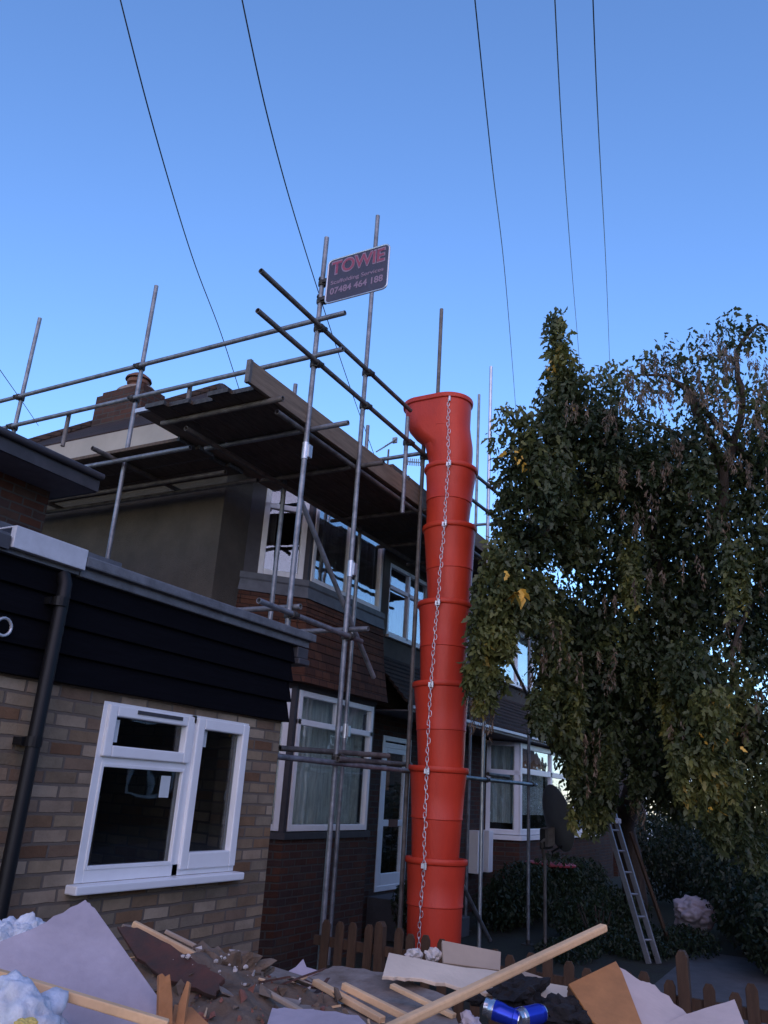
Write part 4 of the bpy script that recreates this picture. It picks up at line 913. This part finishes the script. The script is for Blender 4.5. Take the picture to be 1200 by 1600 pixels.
# red table
tc = atY(860, 1350, 4.6)
tt = thing('garden_table', 'round dull red table in the garden below the satellite dish', 'table', (tc.x, tc.y, GZ))
m = MB(); m.lathe(tc, [(0,-.03),(.40,-.03),(.43,-.015),(.43,.01),(.41,.025),(0,.03)], 36); obj('table_top', m, 'red_plastic', tt, smooth=True)
for k in range(3):
    a = k*2.1; m = MB(); m.tube([tc+Vector((.1*math.cos(a), .1*math.sin(a), -.03)), Vector((tc.x+.33*math.cos(a), tc.y+.33*math.sin(a), GZ))], .015, 8); obj('leg', m, 'black_plastic', tt)
# crumpled lump
def lump(c, r, seedv, sub=4, amp=.25, sc_=2.2, pn=0):
    from mathutils import noise
    bm = bmesh.new(); bmesh.ops.create_icosphere(bm, subdivisions=sub, radius=1)
    mb = MB(); off = Vector((seedv*3.1, seedv*1.7, seedv*.9))
    for v in bm.verts:
        n_ = noise.noise(v.co*sc_*.7+off)*amp*.9 + noise.noise(v.co*sc_*1.3-off)*amp*.6 + noise.noise(Vector((v.co.x*sc_*3, v.co.y*sc_*1.2, v.co.z*sc_*3))+off)*amp*.35 - (abs(noise.noise(v.co*sc_*3.1+off)))*amp*.25 + noise.noise(v.co*sc_*8+off)*amp*.1
        q = v.co*(1+n_); mb.v.append(Vector(c)+Vector((q.x*r[0], q.y*r[1], q.z*r[2])))
    mb.f = [tuple(v.index for v in f.verts) for f in bm.faces]; bm.free(); return mb
wb = at(1085, 1428, 12.5)
tag(obj('covered_bundle', lump(wb, (.33, .30, .25), 4, 5, amp=.3), 'plaster_lilac', base=(wb.x, wb.y, wb.z), smooth='all'), 'pale plastic covered bundle among the dark hedge', 'bundle')
# picket fence between drive and garden
fe = thing('picket_fence', 'low brown picket fence behind the rubble', 'fence', (6.3, 2.2, GZ))
yy = .25; k = 0
while yy < 4.0:
    top = -1.05+random.uniform(-.045, .03); bigp = abs(yy-1.05) < .06 or abs(yy-3.3) < .06 or abs(yy-2.62) < .05
    wd = .075; hgt = top+(.14 if bigp else 0)
    if 3.0 < yy < 3.6: hgt = top+.04
    m = MB(); m.add([(6.30, yy-wd/2, GZ), (6.30, yy+wd/2, GZ), (6.30, yy+wd/2, hgt-.035), (6.30, yy+wd*.25, hgt), (6.30, yy-wd*.25, hgt), (6.30, yy-wd/2, hgt-.035)], []); vs = m.v; m = MB()
    vs = [Vector((v.x, v.y+(v.z-GZ)*.0, v.z)) for v in vs]; tl = random.uniform(-.03, .03)
    vs = [Vector((v.x+random.uniform(-.001,.001), v.y+(v.z-GZ)*tl, v.z)) for v in vs]
    m.slab(vs, .02 if not bigp else .07, (1,0,0)); obj('picket' if not bigp else 'post', m, 'fence_wood', fe, bevel=.003)
    yy += .135; k += 1
for z in (-1.2, -1.62):
    m = MB(); m.box(6.315, 6.35, .1, 4.0, z-.035, z+.035); obj('fence_rail', m, 'fence_wood', fe)
# heap of soil between skip and fence
from mathutils import noise
def ground_heap(name, x0, x1, y0, y1, fn, m_, nx=120, ny=120):
    mb = MB()
    for j in range(ny+1):
        for i in range(nx+1):
            x = x0+(x1-x0)*i/nx; y = y0+(y1-y0)*j/ny; mb.v.append(Vector((x, y, fn(x, y))))
    for j in range(ny):
        for i in range(nx):
            a = j*(nx+1)+i; mb.f.append((a, a+1, a+nx+2, a+nx+1))
    return obj(name, mb, m_, smooth=True)
def soil(x, y):
    e = min(1, max(0, min(x-4.3, 6.2-x, y+.6, 3.4-y)*1.2)); return GZ-.02+e*(.40+.12*noise.noise(Vector((x*1.7, y*1.7, 0)))+.05*noise.noise(Vector((x*7, y*7, 1))))
tag(ground_heap('soil', 4.2, 6.28, -.7, 3.5, soil, 'rubble'), 'brown soil banked against the foot of the picket fence', 'soil', kind='stuff')

# ------------------------------------------------------------------ skip and its rubble
SKX0, SKX1, SKY0, SKY1 = .85, 3.05, -1.1, 2.75
sk = thing('skip', 'yellow skip full of building rubble in the foreground', 'skip', (1.95, .8, GZ))
m = MB(); zt = -.98
o_ = [(SKX0+.15, SKY0+.6, GZ+.1), (SKX1-.15, SKY0+.6, GZ+.1), (SKX1-.15, SKY1-.6, GZ+.1), (SKX0+.15, SKY1-.6, GZ+.1)]
t_ = [(SKX0, SKY0, zt), (SKX1, SKY0, zt), (SKX1, SKY1, zt), (SKX0, SKY1, zt)]
i_ = [(SKX0+.02, SKY0+.02, zt), (SKX1-.02, SKY0+.02, zt), (SKX1-.02, SKY1-.02, zt), (SKX0+.02, SKY1-.02, zt)]
b_ = [(SKX0+.17, SKY0+.62, GZ+.12), (SKX1-.17, SKY0+.62, GZ+.12), (SKX1-.17, SKY1-.62, GZ+.12), (SKX0+.17, SKY1-.62, GZ+.12)]
m.loft([o_, t_, i_, b_]); obj('body', m, 'skip_yellow', sk)
m = MB()
for a, b in (((SKX0, SKY0), (SKX1, SKY0)), ((SKX1, SKY0), (SKX1, SKY1)), ((SKX1, SKY1), (SKX0, SKY1)), ((SKX0, SKY1), (SKX0, SKY0))): m.beam((a[0], a[1], zt), (b[0], b[1], zt), .06, .06)
obj('rim', m, 'skip_yellow', sk, bevel=.01)
for x in (SKX0+.02, SKX1-.02):
    for y in (.4, 1.3): m = MB(); m.tube([(x-.09, y, zt-.2), (x+.09, y, zt-.2)], .03, 10); obj('lug', m, 'skip_yellow', sk)
def heap(x, y):
    e = min(x-SKX0-.03, SKX1-.03-x, y-SKY0-.03, SKY1-.03-y); e = min(1, max(0, e/.5)); e = math.sin(e*math.pi/2)
    n = .10*noise.noise(Vector((x*1.3, y*1.3, 3)))+.045*noise.noise(Vector((x*4.5, y*4.5, 5)))+.02*noise.noise(Vector((x*14, y*14, 7)))+.01*noise.noise(Vector((x*34, y*34, 9)))
    mound = .10*math.exp(-(((x-2.15)/.35)**2+((y-1.75)/.35)**2))
    return -.97+e*(.32+n+mound)
tag(ground_heap('rubble_heap', SKX0+.03, SKX1-.03, SKY0+.03, SKY1-.03, heap, 'rubble', 180, 260), 'brown dirt and fine rubble filling the skip', 'rubble', kind='stuff')
# loose small bits strewn over the heap
def bits(name, label, n, m_, smin, smax, seedv, area):
    rg = random.Random(seedv); mb = MB()
    for _ in range(n):
        x, y = rg.uniform(area[0], area[1]), rg.uniform(area[2], area[3]); s = smin+(smax-smin)*rg.random()**3
        c = Vector((x, y, heap(x, y)+s*.3)); a = [Vector((rg.gauss(0,1), rg.gauss(0,1), rg.gauss(0,1))).normalized() for _ in range(7)]
        pts = [c+v*s*rg.uniform(.5, 1) for v in a]
        bm = bmesh.new(); [bm.verts.new(p) for p in pts]; r = bmesh.ops.convex_hull(bm, input=bm.verts[:])
        bm.verts.index_update(); mb.add([v.co.copy() for v in bm.verts], [tuple(v.index for v in f.verts) for f in bm.faces]); bm.free()
    return tag(obj(name, mb, m_), label, 'rubble', kind='stuff')
bits('plaster_crumbs', 'pale crumbs of plaster scattered over the dirt', 420, 'chunk', .004, .030, 1, (1.2, 2.95, -.1, 2.5))
bits('brick_crumbs', 'reddish brown crumbs of brick and stone in the dirt', 900, 'brick_bit', .004, .026, 2, (1.2, 2.95, -.1, 2.6))
bits('dark_crumbs', 'dark earth clods in the dirt', 700, 'rubble', .006, .04, 4, (1.2, 2.95, -.1, 2.6))

def splinters(name, label, n, m_, Lr, seedv, area, wr=(.004,.014)):
    rg = random.Random(seedv); mb = MB()
    for _ in range(n):
        x, y = rg.uniform(area[0], area[1]), rg.uniform(area[2], area[3]); L = rg.uniform(*Lr)*(.4+rg.random()); a = rg.uniform(0, math.pi)
        c = Vector((x, y, heap(x, y)+.008)); d = Vector((math.cos(a), math.sin(a), rg.uniform(-.35,.35))).normalized()
        w_ = rg.uniform(*wr); sd_ = d.cross(Vector((rg.uniform(-.4,.4), rg.uniform(-.4,.4), 1))).normalized(); t_ = rg.uniform(.002,.006)
        up_ = sd_.cross(d); e = [c-d*L/2+sd_*w_, c-d*L/2*rg.uniform(.8,1)-sd_*w_, c+d*L/2*rg.uniform(.8,1)-sd_*w_*rg.uniform(.2,1), c+d*L/2+sd_*w_*rg.uniform(0,1)]
        mb.loft([[p-up_*t_/2 for p in e], [p+up_*t_/2 for p in e]])
    return tag(obj(name, mb, m_), label, 'rubble', kind='stuff')
splinters('wood_splinters', 'splintered bits of lath and timber strewn over the rubble', 150, 'pine', (.03,.16), 31, (1.3, 2.95, -.1, 2.4), (.002,.007))
splinters('dark_splinters', 'dark broken slivers of old timber strewn over the rubble', 170, 'red_timber', (.04,.2), 32, (1.3, 2.95, -.1, 2.4), (.004,.012))
splinters('board_fragments', 'torn fragments of plasterboard strewn over the rubble', 120, 'plaster_grey', (.02,.09), 33, (1.3, 2.95, -.1, 2.4), (.008,.035))
def sheet(name, label, cat, poly, m_, t=.0125, group=None, rough=.0):
    A_ = np.array([tuple(at(*p)) for p in poly]); cen = A_.mean(0); nn = np.linalg.svd(A_-cen)[2][2]
    nn = Vector(nn); cen = Vector(cen); P = []
    for p in poly:
        v = ray(p[0], p[1]); dn_ = v.dot(nn); k = cen.dot(nn)/dn_ if abs(dn_) > .12 else p[2]
        P.append(v*min(max(k, p[2]*.8), p[2]*1.25))
    mb = MB(); mb.slab(P, t, nn)
    o = obj(name, mb, m_, base=sum(P, Vector())/len(P), bevel=.002); return tag(o, label, cat, group)
def batten(name, label, a, b, w_, h_, m_='pine', cat='batten', group=None):
    a, b = at(*a), at(*b); mb = MB(); n = 10
    side = (b-a).normalized(); mb.beam(a, b, w_, h_)
    return tag(obj(name, mb, m_, base=(a+b)/2, bevel=.003), label, cat, group)
BG = 'sheets of broken board on the rubble'
def ragged(poly, k=5, amp=.012, seedv=1):            # subdivide outline edges with small irregularity
    rg = random.Random(seedv); out = []; n = len(poly)
    for i in range(n):
        a, b = poly[i], poly[(i+1)%n]; jag = len(a) > 3
        out.append(a[:3])
        if jag:
            for q in range(1, k):
                t = q/k; out.append((a[0]+(b[0]-a[0])*t+rg.uniform(-1,1)*a[3], a[1]+(b[1]-a[1])*t+rg.uniform(-1,1)*a[3], a[2]+(b[2]-a[2])*t))
    return out
sheet('plasterboard', 'large lilac grey sheet with a pointed top at the left corner', 'board', ragged([(-60,1500,1.9,2.0),(72,1443,2.05,2.0),(133,1408,2.12,1.0),(150,1425,2.13),(246,1560,2.0),(262,1680,1.75),(-60,1640,1.65)]), 'plaster_lilac', group=BG)
batten('batten', 'yellowish batten lying across the lilac sheet at the lower left', (-60,1506,1.72), (262,1602,1.72), .022, .020, group='thin timber battens on the rubble')
tag(obj('plastic_bag', lump(at(20,1640,1.62), (.10,.10,.115), 2, 5, amp=.3, sc_=2.4), 'plastic_white', base=at(20,1640,1.62), smooth='all'), 'crumpled white plastic bag in the bottom left corner', 'bag')
tag(obj('packaging_scrap', lump(at(38,1602,1.52), (.022,.02,.012), 6, amp=.4), 'yellow_rag', base=at(38,1602,1.52)), 'small yellow scrap on the white plastic bag', 'scrap')
tag(obj('plastic_sheet', lump(at(20,1500,2.35), (.14,.10,.11), 8, 5, amp=.3, sc_=3.5), 'plastic_white', base=at(20,1500,2.35)), 'pale plastic sheet bulging behind the lilac board', 'plastic sheet')
sheet('roofing_timber', 'dark red brown board slanting behind the lilac sheet', 'board', ragged([(183,1450,2.45,2),(215,1452,2.45,2),(300,1500,2.33,2),(352,1532,2.25,4),(338,1560,2.2,4),(262,1535,2.25,3),(215,1500,2.35)]), 'red_timber', .016)
sheet('slate_strip', 'grey strip lying along the red brown board', 'board', ragged([(190,1446,2.52),(225,1450,2.52),(335,1505,2.5,1.5),(325,1518,2.45,1.5),(215,1466,2.48)]), 'plaster_grey', .012)
batten('batten', 'thin pale batten poking up in front of the buff brick wall', (208,1443,2.5), (322,1502,2.45), .020, .018, group='thin timber battens on the rubble')
batten('batten', 'darker stick lying right behind the pale batten by the brick wall', (258,1455,2.62), (345,1498,2.6), .016, .012, 'plaster_tan', group='thin timber battens on the rubble')
sheet('broken_timber', 'upright splintered orange piece of wood at the lower left', 'timber', [(247,1524,1.9),(252,1521,1.9),(257,1527,1.9),(264,1522,1.9),(268,1560,1.9),(268,1680,1.8),(244,1680,1.8)], 'orange_wood', .02)
sheet('broken_timber', 'thinner leaning splinter of orange wood right of the upright one', 'timber', [(293,1534,1.95),(298,1536,1.95),(292,1575,1.92),(280,1680,1.8),(262,1680,1.8),(280,1570,1.92)], 'orange_wood', .015)
sheet('broken_timber', 'flat orange brown offcut low beside the two splinters', 'timber', [(272,1575,1.95),(300,1580,1.95),(345,1625,1.85),(260,1640,1.8)], 'orange_wood', .02)
# grey dusty boards
sheet('plasterboard', 'dusty grey board sloping down right of the dirt mound', 'board', ragged([(392,1502,2.75),(480,1530,2.75,2),(600,1590,2.5,2),(640,1640,2.1,2),(480,1640,2.0),(420,1560,2.45,3)]), 'plaster_grey', group=BG)
sheet('plasterboard', 'dusty grey board lying under the thin battens in the middle', 'board', ragged([(478,1527,2.85,2),(520,1512,2.9,2),(600,1522,2.85,2),(700,1560,2.6,2),(720,1610,2.3),(600,1620,2.3),(540,1560,2.6)]), 'plaster_grey', group=BG)
sheet('plasterboard', 'pale grey scrap of board at the bottom edge with dirt on it', 'board', ragged([(425,1578,2.1,2),(470,1580,2.1,2),(560,1590,2.05,2),(640,1660,1.8),(400,1660,1.8)]), 'plaster_lilac', group=BG)
sheet('torn_paper', 'small pale spike of torn board in front of the dark brick bay', 'scrap', [(448,1520,2.85),(462,1512,2.85),(474,1499,2.85),(479,1512,2.85),(500,1518,2.85),(478,1528,2.8),(455,1528,2.8)], 'plaster_lilac', .008)
batten('batten', 'broken pale batten, the left of two in the middle of the heap', (492,1534,2.55), (598,1594,2.35), .026, .018, group='thin timber battens on the rubble')
batten('batten', 'straight pale batten, the right of two in the middle of the heap', (536,1540,2.5), (640,1592,2.35), .020, .020, group='thin timber battens on the rubble')
batten('batten', 'short brown batten beside the dirt mound', (410,1546,2.35), (470,1580,2.2), .018, .012, 'plaster_tan', group='thin timber battens on the rubble')
batten('batten', 'batten buried under the long pole left of the cans', (612,1540,2.55), (710,1588,2.4), .024, .014, group='thin timber battens on the rubble')
sheet('plasterboard', 'long cream board lying under the long timber pole', 'board', ragged([(607,1491,2.8),(700,1510,2.85,1),(838,1528,2.9,1.5),(815,1548,2.8,2),(760,1555,2.7,2),(735,1549,2.65,3),(640,1530,2.65,2),(597,1528,2.65)]), 'plaster_cream', group=BG)
sheet('board_offcut', 'tan rectangular offcut standing at the foot of the orange chute', 'board', [(690,1471,3.0),(782,1489,3.05),(781,1518,2.95),(692,1506,2.9)], 'plaster_tan')
m = lump(at(648,1492,2.95), (.035,.03,.022), 3, 3, .5); tag(obj('plaster_lump', m, 'chunk', base=at(648,1492,2.95)), 'pale plaster lump left of another, behind the long cream board', 'rubble')
m = lump(at(676,1494,2.95), (.028,.03,.026), 5, 3, .5); tag(obj('plaster_lump', m, 'chunk', base=at(676,1494,2.95)), 'pale plaster lump right beside the tan offcut', 'rubble')
# long round-edged pole
a, b = at(600,1612,2.05), at(944,1449,2.75); m = MB(); m.beam(a, b, .030, .024); lp = tag(obj('timber_pole', m, 'pine', base=(a+b)/2, bevel=.006), 'long clean pine batten slanting up right over the heap', 'timber')
sheet('plasterboard', 'small pale scrap right of the black rag', 'board', ragged([(838,1535,2.7),(886,1543,2.75,1.5),(884,1562,2.7,1.5),(862,1577,2.6,2),(845,1560,2.6)]), 'plaster_cream', group=BG)
sheet('board_offcut', 'narrow grey strip above the black rag', 'board', [(800,1514,2.95),(850,1530,2.9),(842,1538,2.85),(796,1524,2.9)], 'plaster_tan')
sheet('hardboard', 'orange brown square of hardboard standing on its corner', 'board', [(888,1539,2.55),(962,1503,2.65),(972,1520,2.64),(1010,1620,2.35),(975,1640,2.25),(925,1596,2.35)], 'brown_ply', .008)
sheet('plasterboard', 'pink white board behind the orange brown hardboard', 'board', ragged([(960,1508,2.72,1),(1000,1535,2.75,1),(1022,1541,2.75,2),(1075,1590,2.6,1),(1080,1650,2.3),(1000,1650,2.3)]), 'plaster_pink', group=BG)
sheet('plasterboard', 'pink white sheet at the lower right with a square corner', 'board', ragged([(1040,1602,2.5),(1070,1588,2.55,1),(1148,1564,2.6),(1178,1640,2.35),(1040,1660,2.2)]), 'plaster_pink', group=BG)
tag(obj('black_rag', lump(at(812,1556,2.62), (.11,.09,.055), 9, amp=.5, sc_=2.5), 'rag', base=at(812,1556,2.62)), 'crumpled black rag behind the blue cans', 'rag')
tag(obj('black_rag', lump(at(890,1592,2.45), (.10,.09,.06), 12, amp=.5, sc_=2.5), 'rag', base=at(890,1592,2.45)), 'crumpled black rag against the orange brown hardboard', 'rag')
tag(obj('black_rag', lump(at(742,1560,2.5), (.03,.03,.02), 15, 3, amp=.5), 'rag', base=at(742,1560,2.5)), 'tiny black scrap touching the silver end of the can', 'rag')
tag(obj('tissue', lump(at(733,1603,2.2), (.032,.03,.028), 19, 3, amp=.6), 'plaster_lilac', base=at(733,1603,2.2)), 'scrunched white tissue left of the cans', 'tissue')
def can(label, a, b, cap, cr=False):
    a, b = at(*a), at(*b); d = (b-a); L = d.length; d.normalize(); t = thing('drink_can', label, 'can', (a+b)/2, 'blue drink cans')
    r = .028
    m = MB(); m.lathe(a+d*.012, [(r*.85,0),(r,.012),(r,L*.35),(r*(.86 if cr else 1),L*.55),(r*(.9 if cr else 1),L*.7),(r,L-.03),(r*.86,L-.014)], 28, axis=d); o = obj('can_body', m, 'can_blue', t, smooth=True)
    for c, s in ((a, 1), (b, -1)):
        m = MB(); m.lathe(c, [(0,.006*s),(r*.75,.004*s),(r*.78,-.0*s),(r*.86,0),(r*.87,.004*s),(r*.86,.014*s)], 28, axis=d); obj('can_end', m, 'can_silver', t, smooth=True)
    m = MB(); m.lathe(a+d*.012, [(r*.853,.0),(r+.0008,.012),(r+.0008,L*cap),(r-.001,L*cap+.001)], 28, axis=d); obj('silver_band', m, 'can_silver', t, smooth=True)
can('crushed blue and silver drink can with its silver end to the left', (757,1572,2.4), (812,1594,2.36), .16, True)
can('blue drink can with its rim facing right, beside the black rag', (808,1592,2.35), (848,1583,2.40), .03)
# some bricks and planks further under: medium chunks on the mound
rgc = random.Random(21)
mound = [(312,1495),(352,1503),(384,1498),(340,1515),(305,1520),(392,1527),(398,1560),(372,1548),(330,1548),(405,1568),(270,1508),(322,1560)]
for i, (px, py) in enumerate(mound):
    s = rgc.uniform(.007, .017); p = at(px, py, 2.35); 
where = ['on top of the dirt mound','beside the brick wall corner','at the right edge of the mound']
mm_ = lump(at(345,1545,2.5), (.17,.15,.10), 31, 5, .55, 3.4); tag(obj('dirt_mound', mm_, 'rubble', base=at(330,1520,2.45)), 'mound of brown dirt speckled with plaster bits left of centre', 'dirt', kind='stuff')
mb = MB()
for i in range(90):
    px, py = rgc.uniform(255, 420), rgc.uniform(1490, 1590); s = .0018+.009*rgc.random()**3
    q = lump(at(px, py, 2.31+rgc.uniform(-.02,.02)), (s, s*.8, s*.7), i, 1, .4); mb.add(q.v, q.f)
tag(obj('mound_crumbs', mb, 'chunk'), 'pale plaster crumbs dotted on the dirt mound', 'rubble', kind='stuff')

for o in bpy.data.objects:
    if '_b' in o: del o['_b']
